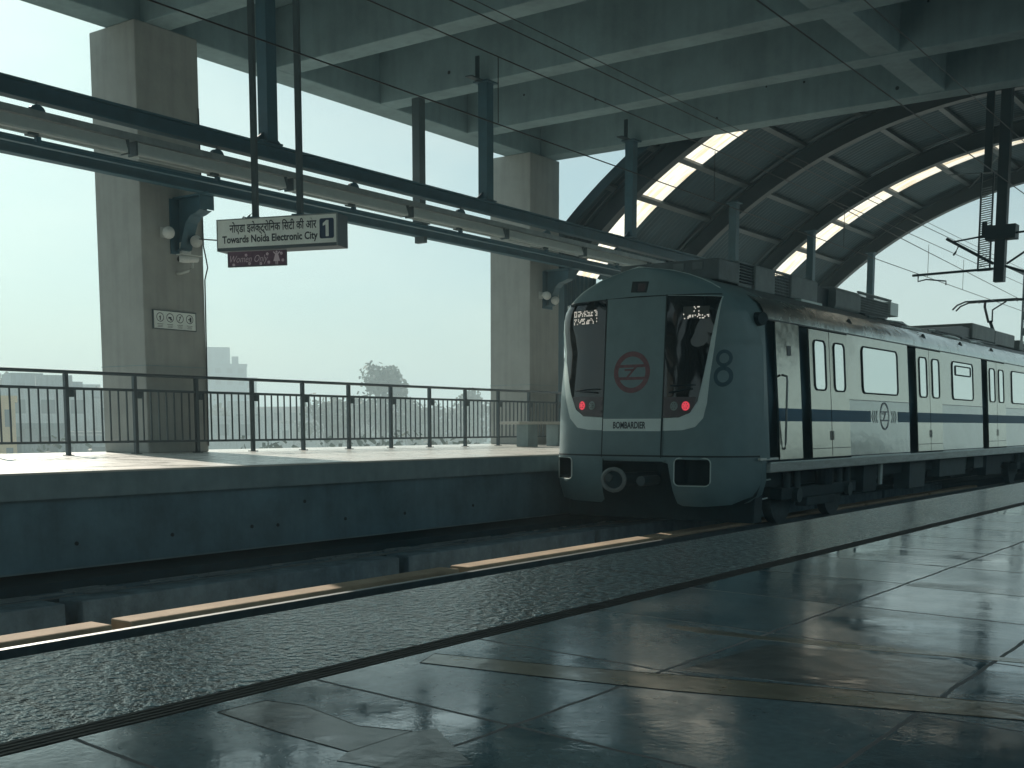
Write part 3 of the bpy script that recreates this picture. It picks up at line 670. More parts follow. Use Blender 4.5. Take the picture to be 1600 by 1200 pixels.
blL = [(-.48,2.188),(-1.30,2.172),(-1.31,1.968),(-1.24,1.349),(-1.113,.915),(-.985,.668),(-.83,.569),(-.48,.55)]
drape('silver_surround', outR, .008, M['frontlt']); drape('silver_surround', outL, .008, M['frontlt'])
wsR = drape('windscreen', blR, .016, M['glass']); wsL = drape('windscreen', blL, .016, M['glass'])
dp = drape('front_door', [(-.47,2.188),(.45,2.18),(.445,1.),(.436,.06),(-.485,.07),(-.475,1.)], .020, M['front'])
dp['label'] = 'flat grey emergency door panel in the middle of the nose'
drape('door_band', [(-.477,.532),(.437,.532),(.437,.362),(-.477,.362)], .024, M['frontlt'], parent=dp)
text('BOMBARDIER', .128, lambda u, v: nose_pt(-.317+u*.66, .40+v*1.0, .0265), M['ink'], dp, bold=.003)
def ring(cx, cz, r0, r1, n, off, ax=1.0, a0=0, a1=360): 
    q = MB(); P = [[nose_pt(cx+ax*rr*math.cos(R(a0+(a1-a0)*i/n)), cz+rr*math.sin(R(a0+(a1-a0)*i/n)), off) for i in range(n+1)] for rr in (r0,r1)]
    q.grid(P); return q
q = ring(-.045,1.17,.215,.285,40,.023)
def band_(pts): 
    n = len(q.v); q.v.extend([nose_pt(u, z, .023) for u, z in pts]); q.f.append(tuple(range(n, n+len(pts))))
band_([(-.255,1.235),(.165,1.235),(.165,1.275),(-.255,1.275)]); band_([(-.255,1.065),(.165,1.065),(.165,1.105),(-.255,1.105)])
band_([(-.13,1.106),(-.09,1.106),(.03,1.234),(-.01,1.234)]); band_([(-.16,1.19),(-.011,1.19),(-.011,1.215),(-.16,1.215)])
q.build('round_emblem', M['red'], dp)
# seams
for u in (-.488,.452):
    q = MB(); q.grid([[nose_pt(u-.008,z,.021),nose_pt(u+.008,z,.021)] for z in [-.0+.05*i for i in range(45)]]); q.build('seam', M['seam'], tr)
q = MB(); q.grid([[nose_pt(u,.012,.004),nose_pt(u,.034,.004)] for u in [-1.59+.053*i for i in range(61)]]); q.build('seam', M['seam'], tr)
q = MB(); q.grid([[nose_pt(u,2.19-.02*abs(u),.006),nose_pt(u,2.205-.02*abs(u),.006)] for u in [-1.27+.05*i for i in range(50)]]); q.build('seam', M['seam'], tr)
q = MB(); q.tube([nose_pt(-wn_(z)*.985,z,.006) for z in zs[::2]]+[nose_pt(wn_(z)*.985,z,.006) for z in zs[::-2] if z > 2.2],.008,6,cap=False); q.build('rim_highlight', M['frontlt'], tr, smooth=True)  # rim-light highlight along the nose edge, put in as a thin silver tube
# lamps
for sg, hous, lr, lg in ((1,[(.465,.825),(.925,.818),(.90,.70),(.83,.60),(.69,.558),(.465,.554)],(.785,.70),(.62,.70)),(-1,[(-1.07,.85),(-.495,.84),(-.495,.565),(-.82,.58),(-.97,.68)],(-.855,.722),(-.68,.72))):
    hb = drape('lamp_cluster', hous, .020, M['lampbox'])
    for (cu, cz), m_, nm in ((lr,M['redlamp'],'tail_lamp'),(lg,M['greylamp'],'head_lamp')):
        q = MB(); q.v = [nose_pt(cu+.055*math.cos(a*.3307)*(r_/3), cz+.062*math.sin(a*.3307)*(r_/3), .026+(.012 if r_==0 else 0.006*(3-r_)/3)) for r_ in (0,1,2,3) for a in range(19)]
        q.f = [(r_*19+a, r_*19+a+1, (r_+1)*19+a+1, (r_+1)*19+a) for r_ in range(3) for a in range(18)]+[(r_*19+18, r_*19, (r_+1)*19, (r_+1)*19+18) for r_ in range(3)]
        lm = q.build(nm, m_, hb)
        qq = MB()
        for a in range(6):
            pp = Vector(nose_pt(cu+.03*math.cos(a*1.047), cz+.034*math.sin(a*1.047), .0365)); qq.tube([pp,pp+Vector((0,-.003,0))],.007,6)
        qq.build('lamp_grid', M['lampbox'], lm)
# destination displays
rd = random.Random(11)
for (u0,u1,z0,z1,ws) in ((-1.07,-.64,1.865,2.06,wsL),(.70,1.05,1.855,2.02,wsR)):
    dpn = drape('destination_display', [(u0,z0),(u1,z0),(u1,z1),(u0,z1)], .018, M['ledback'])
    q = MB(); nx, nz = 22, 9
    for i in range(nx):
        for j in range(nz):
            if j == 4: continue
            on = (rd.random() < (.62 if u0 < 0 else (.36 if j < 4 else (.5 if 8 < i < 14 else 0))))
            if i % 4 == 3: on = on and rd.random() < .25
            if on:
                u = u0+(i+.5)*(u1-u0)/nx; z = z0+(j+.5)*(z1-z0)/nz; n = len(q.v)
                q.v += [nose_pt(u+a*.007,z+c_*.008,.0195) for a,c_ in ((-1,-1),(1,-1),(1,1),(-1,1))]; q.f.append((n,n+1,n+2,n+3))
    q.build('display_dots', M['led'], dpn)
# wipers
for pts in ([(.55,.88),(.70,.90),(.86,.93)],[(-.95,.93),(-.78,.91),(-.60,.90)]):
    wp = MB().tube([nose_pt(u,z,.05) for u,z in pts],.012,6).build('wiper', M['rubber'], tr)
    u,z = pts[-1]; MB().tube([nose_pt(u-.30,z+.04,.045),nose_pt(u+.04,z+.05,.045)],.009,6).build('wiper_blade', M['rubber'], wp)
# roof lamp and numeral
tl = drape('roof_lamp', [(-.115,2.262),(.13,2.247),(.165,2.393),(-.095,2.41)], .006, M['seam'], step=.05)
drape('lamp_glass', [(-.01,2.275),(.10,2.268),(.12,2.365),(.0,2.375)], .012, M['lampbox'], step=.05, parent=tl)
for cz, rr, r0 in ((1.335,.105,.062),(1.08,.135,.078)):
    pass
num = MB()
for cz, rr, r0 in ((1.33,.115,.068),(1.09,.138,.082)):
    k = ring(1.235,cz,r0,rr,32,.005,ax=.80); n = len(num.v); num.v += k.v; num.f += [tuple(i+n for i in f) for f in k.f]
num.build('numeral_eight', M['blue8'], tr)
num = MB()
for cz, rr, r0 in ((1.33,.115,.068),(1.09,.138,.082)):
    k = ring(-1.46,cz,r0,rr,32,.005,ax=.3); n = len(num.v); num.v += k.v; num.f += [tuple(i+n for i in f) for f in k.f]
num.build('numeral_eight', M['blue8'], tr)
# lower apron (left and right), recess boxes, coupler
def apron(u0, u1, poly, hole, name='apron'):
    V, F = cdt(poly, .07, [hole] if hole else ())
    q = MB()
    def ap(u, z): 
        p = Vector(nose_pt(u, max(z,0.0), 0)); tuck = .10*max(0,(-.35-z)/.3)**2
        return (p.x-(.0 if abs(u)<1.4 else (1 if u>0 else -1)*tuck), p.y+tuck+.01, z)
    q.v = [ap(u,z) for u,z in V]; q.f = [tuple(f) for f in F]
    o = q.build(name, M['front'], tr, smooth=True)
    if hole:
        rc = MB(); H = hole; A = [ap(u,z) for u,z in H]; B = [(p[0],p[1]+.32,p[2]) for p in A]
        rc.v = A+B; m_ = len(A); rc.f = [(i,(i+1)%m_,(i+1)%m_+m_,i+m_) for i in range(m_)]+[tuple(range(m_,2*m_))]
        rc.build('recess', M['rubber'], o)
        rm = MB(); rm.tube([Vector(p)+Vector((0,-.006,0)) for p in A+[A[0]]], .009, 6, cap=False); rm.build('recess_rim', M['frontlt'], o)
    return o
apR = [(.46,.01),(1.598,.01),(1.598,-.35),(1.56,-.52),(1.42,-.62),(1.0,-.66),(.72,-.655),(.655,-.62),(.60,-.35),(.545,-.08),(.46,-.055)]
apL = [(-1.598,.01),(-.49,.01),(-.49,-.60),(-.56,-.65),(-1.1,-.64),(-1.42,-.60),(-1.56,-.50),(-1.598,-.35)]
apron(0,0,apR,rrect(.64,1.13,-.375,-.0,.07)); apron(0,0,apL,rrect(-1.50,-1.06,-.33,-.02,.06))
MB().box(TX-.49,TX+.455,14.03,14.08,-.055,.008).build('apron', M['front'], tr, bevel=.01)
for sgn in (1,-1):
    q = MB(); q.grid([[(TX+sgn*1.597,14.73,.008),(TX+sgn*1.597,14.73,-.34),(TX+sgn*1.545,14.70,-.52),(TX+sgn*1.42,14.58,-.62)],[(TX+sgn*1.61,14.868,.008),(TX+sgn*1.61,14.868,-.32),(TX+sgn*1.56,14.86,-.5),(TX+sgn*1.44,14.85,-.6)]]); q.build('apron_side', M['front'], tr, smooth=True)
MB().box(TX-1.5,TX+1.5,14.75,15.0,-.9,-.03).build('headstock', M['under'], tr)
cp_ = MB(); cx, cy, cz = TX-.215, 13.86, -.31
for i in range(20):
    a0, a1 = 2*math.pi*i/20, 2*math.pi*(i+1)/20
    cp_.tube([(cx+.175*math.cos(a0),cy,cz+.15*math.sin(a0)),(cx+.175*math.cos(a1),cy,cz+.15*math.sin(a1))],.03,6)
cpo = cp_.build('coupler', M['acunit'], tr)
MB().box(cx-.14,cx+.14,cy+.02,cy+.06,cz-.11,cz+.11).tube([(cx,cy+.05,cz),(cx+.2,14.9,cz)],.10,10).build('coupler_shank', M['under'], cpo)
MB().tube([(cx-.07,cy-.03,cz+.03),(cx-.07,cy+.02,cz+.03)],.055,12).build('coupler_cone', M['steel2'], cpo)
MB().tube([(cx+.40,cy+.05,cz-.01),(cx+.40,cy+.5,cz-.01)],.07,12).build('hose_coupling', M['steel2'], tr)
# black marker disc at the top corner
MB().tube([(TX+1.44,14.74,1.86),(TX+1.60,14.66,1.86)],[.10,.085],14).build('corner_marker', M['rubber'], tr)

YE = 57.0
def bx(z): return body_w(z)
def side_pt(y, z, off, sg=1):
    nx = .15 if z > .86 else 0
    return (TX+sg*(bx(z)+off), y, z)
def panel(name, y0, y1, z0, z1, off, m, sg=1, hole=None, parent=None, edge=.012):
    zl = sorted(set([z0]+[k for k in (.85,) if z0 < k < z1]+[z1]))
    q = MB(); ny = max(1,int((y1-y0)/.5))
    q.grid([[side_pt(y0+(y1-y0)*i/ny, z, off, sg) for i in range(ny+1)] for z in zl])
    # returned edges give the sheet its thickness
    for yy in (y0,y1): q.grid([[side_pt(yy,z,off,sg) for z in zl],[side_pt(yy,z,off-.035,sg) for z in zl]])
    return q.build(name, m, parent or tr)
def side_poly(name, poly, off, m, sg=1, parent=None):
    q = MB(); q.v = [side_pt(y,z,off,sg) for y,z in poly]; q.f = [tuple(range(len(poly)))]; return q.build(name, m, parent or tr)
def rimmed(name, y0, y1, z0, z1, r, off, sg, parent, m=None):
    sk = .10*0
    o = side_poly(name, rrect(y0,y1,z0,z1,r), off, m or M['film'], sg, parent)
    P = rrect(y0,y1,z0,z1,r); P.append(P[0]); q = MB()
    q.tube([side_pt(y,z,off+.003,sg) for y,z in P], .013, 6, cap=False); q.build('window_rim', M['rubber'], o)
    return o
# inner dark core behind the panels
q = MB(); core = [(-1.45,-.2),(1.45,-.2),(1.53,.85),(1.38,1.9),(1.1,2.2),(0,2.4),(-1.1,2.2),(-1.38,1.9),(-1.53,.85)]
q.prism(core,(TX,14.9,0),(1,0,0),(0,0,1),(0,YE-14.9,0)); q.build('inner_shell', mat('door_pocket_paint', (.025,.075,.10), .6), tr)
pans = []
for sg in (1,-1):
    panel('cab_door', 15.24,16.08,-.03,1.87,-.005,M['steelside'],sg)
    cd = panel('cab_threshold', 14.60,15.22,-.03,.0,-.02,M['sill'],sg)
    if sg == 1:
        h = MB(); h.tube([(TX+1.585,15.37,1.14),(TX+1.66,15.37,1.12),(TX+1.67,15.37,1.05),(TX+1.67,15.37,.2),(TX+1.66,15.37,.12),(TX+1.60,15.37,.10)],.016,8); h.build('grab_handle', M['railhead'], tr, smooth=True)
        side_poly('door_lock', rrect(15.62,15.76,1.42,1.56,.02), .001, M['dark'], sg)
        h = MB(); h.tube([(TX+1.60,14.95,0.05),(TX+1.60,14.97,.8),(TX+1.585,15.0,1.02),(TX+1.50,15.0,1.85)],.010,6); 
    panel('blue_stripe', 15.245,16.075,.50,.68,.0005,M['stripe'],sg)
    y = 16.44
    ydoor = []
    while y < YE-2:
        gap = 35.5 < y < 36.8
        ydoor.append(y)
        for k,(a,c_) in enumerate(((y,y+.80),(y+.825,y+1.62))):
            d_ = panel('door_leaf', a, c_, -.03, 1.85, .005, M['steeldoor'], sg)
            rimmed('door_window', a+.17, c_-.17, .97, 1.70, .09, .008, sg, d_)
            panel('blue_stripe', a+.002, c_-.002, .50, .68, .008, M['stripe'], sg, parent=d_)
            side_poly('door_latch', rrect(c_-.06 if k==0 else a+.02, c_-.02 if k==0 else a+.06, .22,.36,.01), .012, M['dark'], sg, d_)
            side_poly('kick_line', [(a+.01,.095),(c_-.01,.095),(c_-.01,.105),(a+.01,.105)], .0085, M['dark'], sg, d_)
        pa, pb = y+1.635, y+4.74
        wp_ = panel('side_panel', pa, pb, .852, 1.87, -.005, M['steelside'], sg); lwp = panel('lower_panel', pa, pb, -.03, .849, -.005, M['steelshade'], sg)
        wi = len(ydoor) % 2
        if wi: rimmed('side_window', pa+.66, pa+2.48, .97, 1.72, .10, .001, sg, wp_)
        else:
            wd = rimmed('side_window', pa+.78, pa+2.35, .97, 1.72, .10, .001, sg, wp_)
            rimmed('hopper_window', pa+1.0, pa+2.15, 1.46, 1.64, .03, .006, sg, wd)
        if len(ydoor) == 1:
            panel('blue_stripe', pa+.004, pa+1.0, .50,.68, .0005, M['stripe'], sg, parent=wp_); panel('blue_stripe', pa+2.45, pb-.004, .50,.68, .0005, M['stripe'], sg, parent=wp_)
            yc = pa+1.72
            q = MB(); 
            def rg(r0, r1, a0=0, a1=360, n=36): q.grid([[side_pt(yc+1.0*rr*math.cos(R(a0+(a1-a0)*i/n)), .60+rr*math.sin(R(a0+(a1-a0)*i/n)), .002, sg) for i in range(n+1)] for rr in (r0,r1)])
            rg(.205,.235)
            def bd(pts): n = len(q.v); q.v.extend([side_pt(yc+a,.60+c2,.002,sg) for a,c2 in pts]); q.f.append(tuple(range(n,n+len(pts))))
            bd([(-.20,.06),(.20,.06),(.20,.085),(-.20,.085)]); bd([(-.20,-.085),(.20,-.085),(.20,-.06),(-.20,-.06)])
            bd([(-.07,-.0595),(-.03,-.0595),(.07,.0595),(.03,.0595)]); bd([(-.13,.03),(.0,.03),(.0,.05),(-.13,.05)])
            q.build('round_emblem', M['navy'], wp_)
            q = MB()
            for dirn, y_ in ((-1,yc-.36),(1,yc+.36)):
                for s2 in (0,1,2):
                    o_ = dirn*s2*.10; n = len(q.v)
                    for up in (1,-1): 
                        n = len(q.v); q.v.extend([side_pt(y_+o_+dirn*.055,.59,.002,sg) if 0 else side_pt(y_+o_+dirn*.06,.59,.002,sg), side_pt(y_+o_+dirn*.10,.59,.002,sg), side_pt(y_+o_+dirn*.03,.59+up*.10,.002,sg), side_pt(y_+o_-dirn*.01,.59+up*.10,.002,sg)]); q.f.append((n,n+1,n+2,n+3))
            q.build('chevron', M['frontlt'], wp_)
        else: panel('blue_stripe', pa+.004, pb-.004, .50,.68, .0005, M['stripe'], sg, parent=wp_)
        # belt crease line
        q = MB(); q.tube([side_pt(pa+.01,.85,-.003,sg),side_pt(pb-.01,.85,-.003,sg)],.006,6); q.build('belt_bead', M['sill'], wp_)
        # foot strip
        q = MB(); q.tube([side_pt(pa+.02,-.055,.0,sg),side_pt(pb-.02,-.055,.0,sg)],.012,6); q.build('foot_bead', M['frontlt'], wp_)
        y += 5.215 if not (31 < y < 33) else 7.1
    # sill band and dark joint above
    q = MB(); q.box(*( (TX+1.50,TX+1.672) if sg==1 else (TX-1.672,TX-1.50) ),14.87,YE,-.205,-.075); q.build('sill_beam', M['sill'], tr, bevel=.01)
    q = MB(); q.tube([(TX+sg*1.668,14.87,-.070),(TX+sg*1.668,YE,-.070)],.012,6); q.build('sill_bead', M['frontlt'], tr)
    # cant rail and roof curve
    prof = [(1.528,1.89),(1.518,1.97),(1.48,2.05),(1.40,2.13),(1.22,2.24),(1.0,2.36),(.80,2.43),(.0,2.49)]
    q = MB(); q.grid([[(TX+sg*u, yy, z) for u,z in prof[:5]] for yy in (14.86,20,30,40,YE)]); q.build('cant_rail', M['steelcant'], tr, smooth=True)
    q = MB(); q.grid([[(TX+sg*u, yy, z) for u,z in prof[4:]] for yy in (14.86,20,30,40,YE)]); q.build('roof_sheet', M['roof'], tr, smooth=True)
    q = MB(); q.box(*((TX+1.45,TX+1.515) if sg==1 else (TX-1.515,TX-1.45)),14.9,YE,1.872,1.889); q.build('gutter', M['dark'], tr)
    for yy, zz in ((18.4,2.07),(22.5,2.1),(25.1,2.1),(27.8,2.12),(31.2,2.1),(33.5,2.1)):
        u = lerp(zz,[1.93,2.0,2.11,2.24],[1.525,1.49,1.41,1.22]); q = MB(); q.tube([(TX+sg*(u-.01),yy,zz),(TX+sg*(u+.02),yy,zz+.012)],.065,12); q.build('roof_fixing', M['rubber'], tr)
# second car gap
MB().box(TX-1.62,TX+1.62,36.55,37.15,-.25,2.47).build('gangway_bellows', M['rubber'], tr)
# roof gear
def rbox(y0, y1, x0, x1, z0, z1, m, name='roof_unit', bev=.02): return MB().box(TX+x0,TX+x1,y0,y1,z0,z1).build(name, m, tr, bevel=bev)
ru = rbox(14.95,15.62,-.78,.80,2.46,2.76,M['roof']); 
for xx in (.1,.4): MB().box(TX+xx,TX+xx+.16,14.93,14.949,2.62,2.72).build('unit_light', M['acunit'], ru)
lv = rbox(15.64,16.12,-.78,.78,2.44,2.80,M['acunit'])
for k in range(7): MB().obox((TX+.795,15.88,2.50+k*.042),(.012,0,.004),(0,.22,0),(-.002,0,.008)).build('louvre', M['dark'], lv)
rbox(16.14,16.86,-.80,.82,2.42,2.79,M['acunit'])
def meshbox(y0, y1, z0, z1):
    o = rbox(y0,y1,-.74,.74,z0-.02,z1-.04,M['dark'],'mesh_unit',0); q = MB()
    yy = y0+.03
    while yy < y1: q.box(TX+.785,TX+.793,yy-.006,yy+.006,z0,z1); yy += .06
    zz = z0+.02
    while zz < z1: q.box(TX+.794,TX+.80,y0,y1,zz-.006,zz+.006); zz += .045
    q.box(TX+.77,TX+.81,y0,y1,z1+.001,z1+.03); q.build('mesh_screen', M['acunit'], o); MB().box(TX-.8,TX-.77,y0,y1,z0,z1+.03).build('side_board', M['acunit'], o)
meshbox(16.88,17.46,2.44,2.76)
rbox(17.48,18.60,-.80,.83,2.43,2.79,M['acunit'],bev=.03); rbox(17.6,18.5,.78,.95,2.38,2.42,M['frontlt'],'drip_tray',.01)
rbox(18.62,19.32,-.74,.74,2.44,2.75,M['dark'])
q = MB(); q.prism(rrect(-.80,.86,2.40,2.79,.09),(TX,19.34,0),(1,0,0),(0,0,1),(0,1.24,0)); q.build('tank', M['acunit'], tr, smooth=False)
meshbox(20.62,22.46,2.50,2.80); rbox(22.48,22.98,-.76,.78,2.55,2.80,M['frontlt'],bev=.01)
q = MB(); q.prism([(25.4,2.48),(28.44,2.48),(28.44,2.70),(27.6,2.70)],(TX-.7,0,0),(0,1,0),(0,0,1),(1.45,0,0)); q.build('wedge_cover', M['dark'], tr)
rbox(28.46,30.58,-.75,.80,2.48,2.83,M['acunit']); rbox(30.62,32.7,-.75,.80,2.46,2.80,M['roof']); rbox(33.3,33.8,-.75,.80,2.46,2.72,M['acunit'])
rbox(39,44,-.78,.80,2.46,2.80,M['acunit']); rbox(47,52,-.78,.80,2.46,2.80,M['roof'])
rr = random.Random(9)
for k in range(26):
    y0 = rr.uniform(19.5,30); x0 = rr.uniform(.84,1.18); L_ = rr.uniform(.5,1.8); z0 = lerp(x0,[.80,1.0,1.22],[2.43,2.36,2.24])+.015
    MB().tube([(TX+x0,y0,z0),(TX+x0+rr.uniform(-.04,.04),y0+L_*.5,z0+.01),(TX+x0+rr.uniform(-.08,.08),y0+L_,z0)],rr.uniform(.012,.025),6).build('roof_conduit', M['roof'] if k%3 else M['frontlt'], tr)
# pantograph
py = 34.0
pb_ = MB().box(TX-.5,TX+.5,py-.9,py+.5,2.56,2.62).box(TX-.4,TX-.3,py-.8,py-.7,2.46,2.56).box(TX+.3,TX+.4,py-.8,py-.7,2.46,2.56).box(TX-.4,TX-.3,py+.3,py+.4,2.46,2.56).build('pantograph', M['dark'], tr)
MB().tube([(TX,py+.3,2.64),(TX,py-.1,2.95),(TX,py-.6,3.25)],[.06,.05,.045],8).build('lower_arm', M['dark'], pb_)
MB().tube([(TX-.05,py-.6,3.25),(TX-.28,py-.1,3.70),(TX-.3,py,3.83)],.035,8).tube([(TX+.05,py-.6,3.25),(TX-.05,py-.2,3.6),(TX+.25,py,3.83)],.022,8).build('upper_arm', M['dark'], pb_)
q = MB()
for dy in (-.18,.18): 
    q.tube([(TX-1.12,py+dy,3.66),(TX-1.0,py+dy,3.78),(TX-.78,py+dy,3.865),(TX+.5,py+dy,3.87),(TX+.78,py+dy,3.85),(TX+.98,py+dy,3.76),(TX+1.08,py+dy,3.64)],.024,6)
q.tube([(TX-.5,py-.18,3.85),(TX-.5,py+.18,3.85)],.02,6).tube([(TX+.5,py-.18,3.85),(TX+.5,py+.18,3.85)],.02,6); q.build('collector_head', M['dark'], pb_)
# underframe and bogies
for sg in (1,-1):
    X0 = TX+sg*1.35
    def ub(y0,y1,z0,z1,m,name='equipment_box',d=.3): 
        a,c_ = sorted((X0,X0-sg*d)); return MB().box(a,c_,y0,y1,z0,z1).build(name, m, tr, bevel=.01)
    ub(22.2,23.2,-.75,-.22,M['underlt']); ub(19.6,20.3,-.7,-.21,M['under']); ub(24.2,26.2,-.6,-.24,M['underlt'],d=.25); ub(26.9,27.7,-.5,-.24,M['underlt']); ub(20.5,20.62,-.6,-.21,M['frontlt'],d=.05); ub(28.0,29.4,-.7,-.25,M['under']); ub(38,41,-.75,-.25,M['underlt']); ub(43,46,-.7,-.25,M['under'])
    for y0 in (16.1,31.2,38.2,53.0) if True else ():
        bg_ = MB().box(*sorted((X0-sg*.02,X0-sg*.22)),y0,y0+3.2,-.66,-.48).box(*sorted((X0-sg*.02,X0-sg*.22)),y0+1.0,y0+2.2,-.80,-.661).build('bogie', M['under'], tr, bevel=.02)
        for yw in (y0+.5,y0+2.7):
            q = MB(); q.tube([(X0-sg*.24,yw,-.62),(X0-sg*.38,yw,-.62)],.42,28); q.build('wheel', M['rail'], bg_)
            q = MB(); q.tube([(X0+sg*.06,yw,-.60),(X0-sg*.02,yw,-.60)],.11,14); q.build('axle_box', M['underlt'], bg_)
            for ys_ in (yw-.2, yw+.2): MB().tube([(X0-sg*.08,ys_,-.50),(X0-sg*.08,ys_,-.25)],.06,10).build('spring', M['underlt'], bg_)
        q = MB(); q.tube([(X0+sg*.02,y0+1.6,-.48),(X0+sg*.02,y0+1.6,-.22)],.14,14); q.build('air_spring', M['rubber'], bg_)
q = MB()
for y0,z0,y1,z1 in ((15.0,-.33,15.45,-.32),(14.9,-.60,15.35,-.58)): q.tube([(TX+1.42,y0,z0),(TX+1.42,y1,z1)],.012,6)
q.build('foot_step', M['frontlt'], tr)
MB().box(TX-1.2,TX+1.2,15.0,YE,-.45,-.21).build('underframe', M['under'], tr)

# ------------------------------------------------------------------ overhead line
def wire(name, pts, r, lab): o = MB(); o.tube(pts, r, 6); o = o.build(name, M['wire'], org=pts[0]); return tag(o, lab, 'wire')
cw = wire('contact_wire', [(-8,-12,3.82),(-8,60,3.84)], .0075, 'lower thin overhead wire above the train, hung on a short dropper wire')
mw = wire('messenger_wire', [(-8,-12,4.56),(-8,10.9,4.56),(-8,25.3,4.62),(-8,60,4.56)], .007, 'upper thin overhead wire above the train holding the dropper')
for y in (-5,0,5.4,10.87,16.4,22.,27.5,30.5,38,44,50): MB().tube([(-8,y,3.84),(-8,y,4.565)],.0055,6).build('dropper', M['wire'], mw)
wire('feeder_wire', [(-8,-12,4.93),(-8,40,4.92)], .0075, 'lower of two close parallel wires crossing the ceiling towards the arch'); wire('feeder_wire', [(-7.95,-12,5.03),(-7.95,40,5.0)], .0055, 'upper of two close parallel wires crossing the ceiling towards the arch')
wire('contact_wire', [(-4.05,-12,3.83),(-4.05,60,3.83)], .0065, 'overhead wire over the empty near track, left of the two at the upper right')
m2 = wire('messenger_wire', [(-4.05,-12,4.54),(-4.05,60,4.54)], .006, 'overhead wire over the empty near track, rightmost at the top of the photo')
for y in (20,27,34): MB().tube([(-4.05,y,3.83),(-4.05,y,4.54)],.005,6).build('dropper', M['wire'], m2)
wire('feeder_wire', [(-10.6,28,5.9),(-10.4,50,5.2),(-10.4,90,5.2)], .011, 'thin feeder wire sloping across the open arch mouth above the train')
wire('messenger_wire', [(-8,60,4.56),(-8,100,4.5)], .009, 'far overhead wire beyond the arch at the right edge')
t = thing('overhead_line_post','dark steel post hanging from the arch with arms and insulators for the wires','post',(-5.9,25.3,3.4))
PX, PY = -5.92, 25.3
MB().box(PX-.10,PX+.10,PY-.10,PY+.10,3.36,8.2).build('post', M['dark'], t)
MB().box(PX-.28,PX+.30,PY-.16,PY+.16,4.20,4.48).build('clamp_box', M['dark'], t)
MB().tube([(PX-.1,PY-.12,3.62),(PX-1.72,PY-.12,3.60)],.026,8).build('register_arm', M['dark'], t)
MB().tube([(PX-.1,PY-.12,3.72),(PX-1.05,PY-.12,4.30)],.03,8).tube([(PX-.2,PY-.12,4.30),(PX-.95,PY-.12,4.22)],.018,8).build('cantilever_arm', M['dark'], t)
MB().tube([(-7.52,PY-.12,3.60),(-7.52,PY-.12,3.47),(-7.35,PY-.12,3.50),(-6.95,PY-.1,3.44),(-6.95,PY-.1,3.36)],.016,6).build('steady_arm', M['dark'], t)
MB().tube([(PX-.80,PY-.12,4.13),(PX-.86,PY-.12,4.0),(PX-.9,PY-.12,3.95)],.02,6).build('wire_clip', M['dark'], t)
for z0,z1,nm in ((4.3,4.32,0),(3.7,4.12,1)):
    a, c_ = Vector((PX+.15,PY-.1,z0)), Vector((PX+1.35,PY-.1,z1+ (.02 if nm==0 else .35)))
    MB().tube([a,c_],.022,8).build('right_arm', M['dark'], t)
    q = MB()
    for k in range(5): p = a.lerp(c_,.38+.05*k); q.tube([p,p+(c_-a).normalized()*.018],.075,12)
    q.build('insulator', M['dark'], t)
MB().tube([(PX+.12,PY-.1,3.66),(PX+.5,PY-.1,3.52)],.025,8).build('strut', M['dark'], t)
lp = thing('cable_ladder','narrow slatted metal cable ladder hanging left of the overhead line post','cable ladder',(-6.3,25.6,4.6))
q = MB()
for zz in [3.72+.045*k for k in range(36)]: q.obox((-6.27,25.45,zz),(.10,0,.012),(0,.012,0),(0,0,.010))
q.build('slat', M['tray'], lp)
MB().box(-6.40,-6.375,25.42,25.48,3.62,5.6).box(-6.165,-6.14,25.42,25.48,3.62,5.6).box(-6.374,-6.166,25.42,25.48,3.62,3.66).build('side_rail', M['dark'], lp); MB().box(-6.33,-6.23,25.40,25.419,4.28,4.60).build('label_plate', M['dark'], lp)
MB().box(-6.35,-6.2,25.42,25.48,5.6,8.2).build('drop_bar', M['dark'], lp)
ms = thing('line_mast','dark latticed overhead line mast beyond the platform end at the right edge','mast',(-10.35,49,0))
for sx_ in (-.18,.18): MB().box(-10.35+sx_-.03,-10.35+sx_+.03,48.9,49.1,-1.3,6.3).build('mast_leg', M['dark'], ms)
q = MB(); zz = -1
while zz < 6.1: q.box(-10.5,-10.2,48.97,49.03,zz,zz+.3); zz += .62
q.build('batten_plate', M['dark'], ms); MB().tube([(-10.3,49,6.2),(-11.6,49,6.9)],.05,6).tube([(-10.3,49,5.9),(-8.2,49,4.9)],.05,6).build('mast_arm', M['dark'], ms)

# ------------------------------------------------------------------ city beyond
def building(x, y, w_, d_, h, rz, m, nf, nw, lab, steps=()):
    t = thing('building', lab, 'building', (x,y,-10), rz)
    MB().box(-w_/2,w_/2,-d_/2,d_/2,0,h).build('wall', m, t, local=True)
    MB().box(-w_/2-.2,w_/2+.2,-d_/2-.2,d_/2+.2,h+.002,h+.5).build('parapet', m, t, local=True)
    for (sx0,sx1,hh) in steps: MB().box(sx0,sx1,-d_/3,d_/3,h+.502,h+hh).build('stair_head', m, t, local=True)
    fh = h/nf
    f0 = 0 if h < 12 else max(0, nf-4)
    for f in range(f0, nf):
        for i in range(nw):
            cx_ = -w_/2+w_*(i+.5)/nw; z0 = f*fh+fh*.35
            o = MB().box(cx_-w_/nw*.24,cx_+w_/nw*.24,-d_/2-.06,-d_/2-.01,z0,z0+fh*.45).build('window', M['bwin'], t, local=True)
            if f % 2 == 0: MB().box(cx_-w_/nw*.34,cx_+w_/nw*.34,-d_/2-.7,-d_/2-.07,z0-fh*.16,z0-fh*.08).build('balcony', m, t, local=True)
    return t
def at(px, D):   # a map position D metres out along the viewing direction of column px (layout only)
    a = R(35.69)-math.atan((px-800)/1811.0); return -math.sin(a)*D, math.cos(a)*D, a
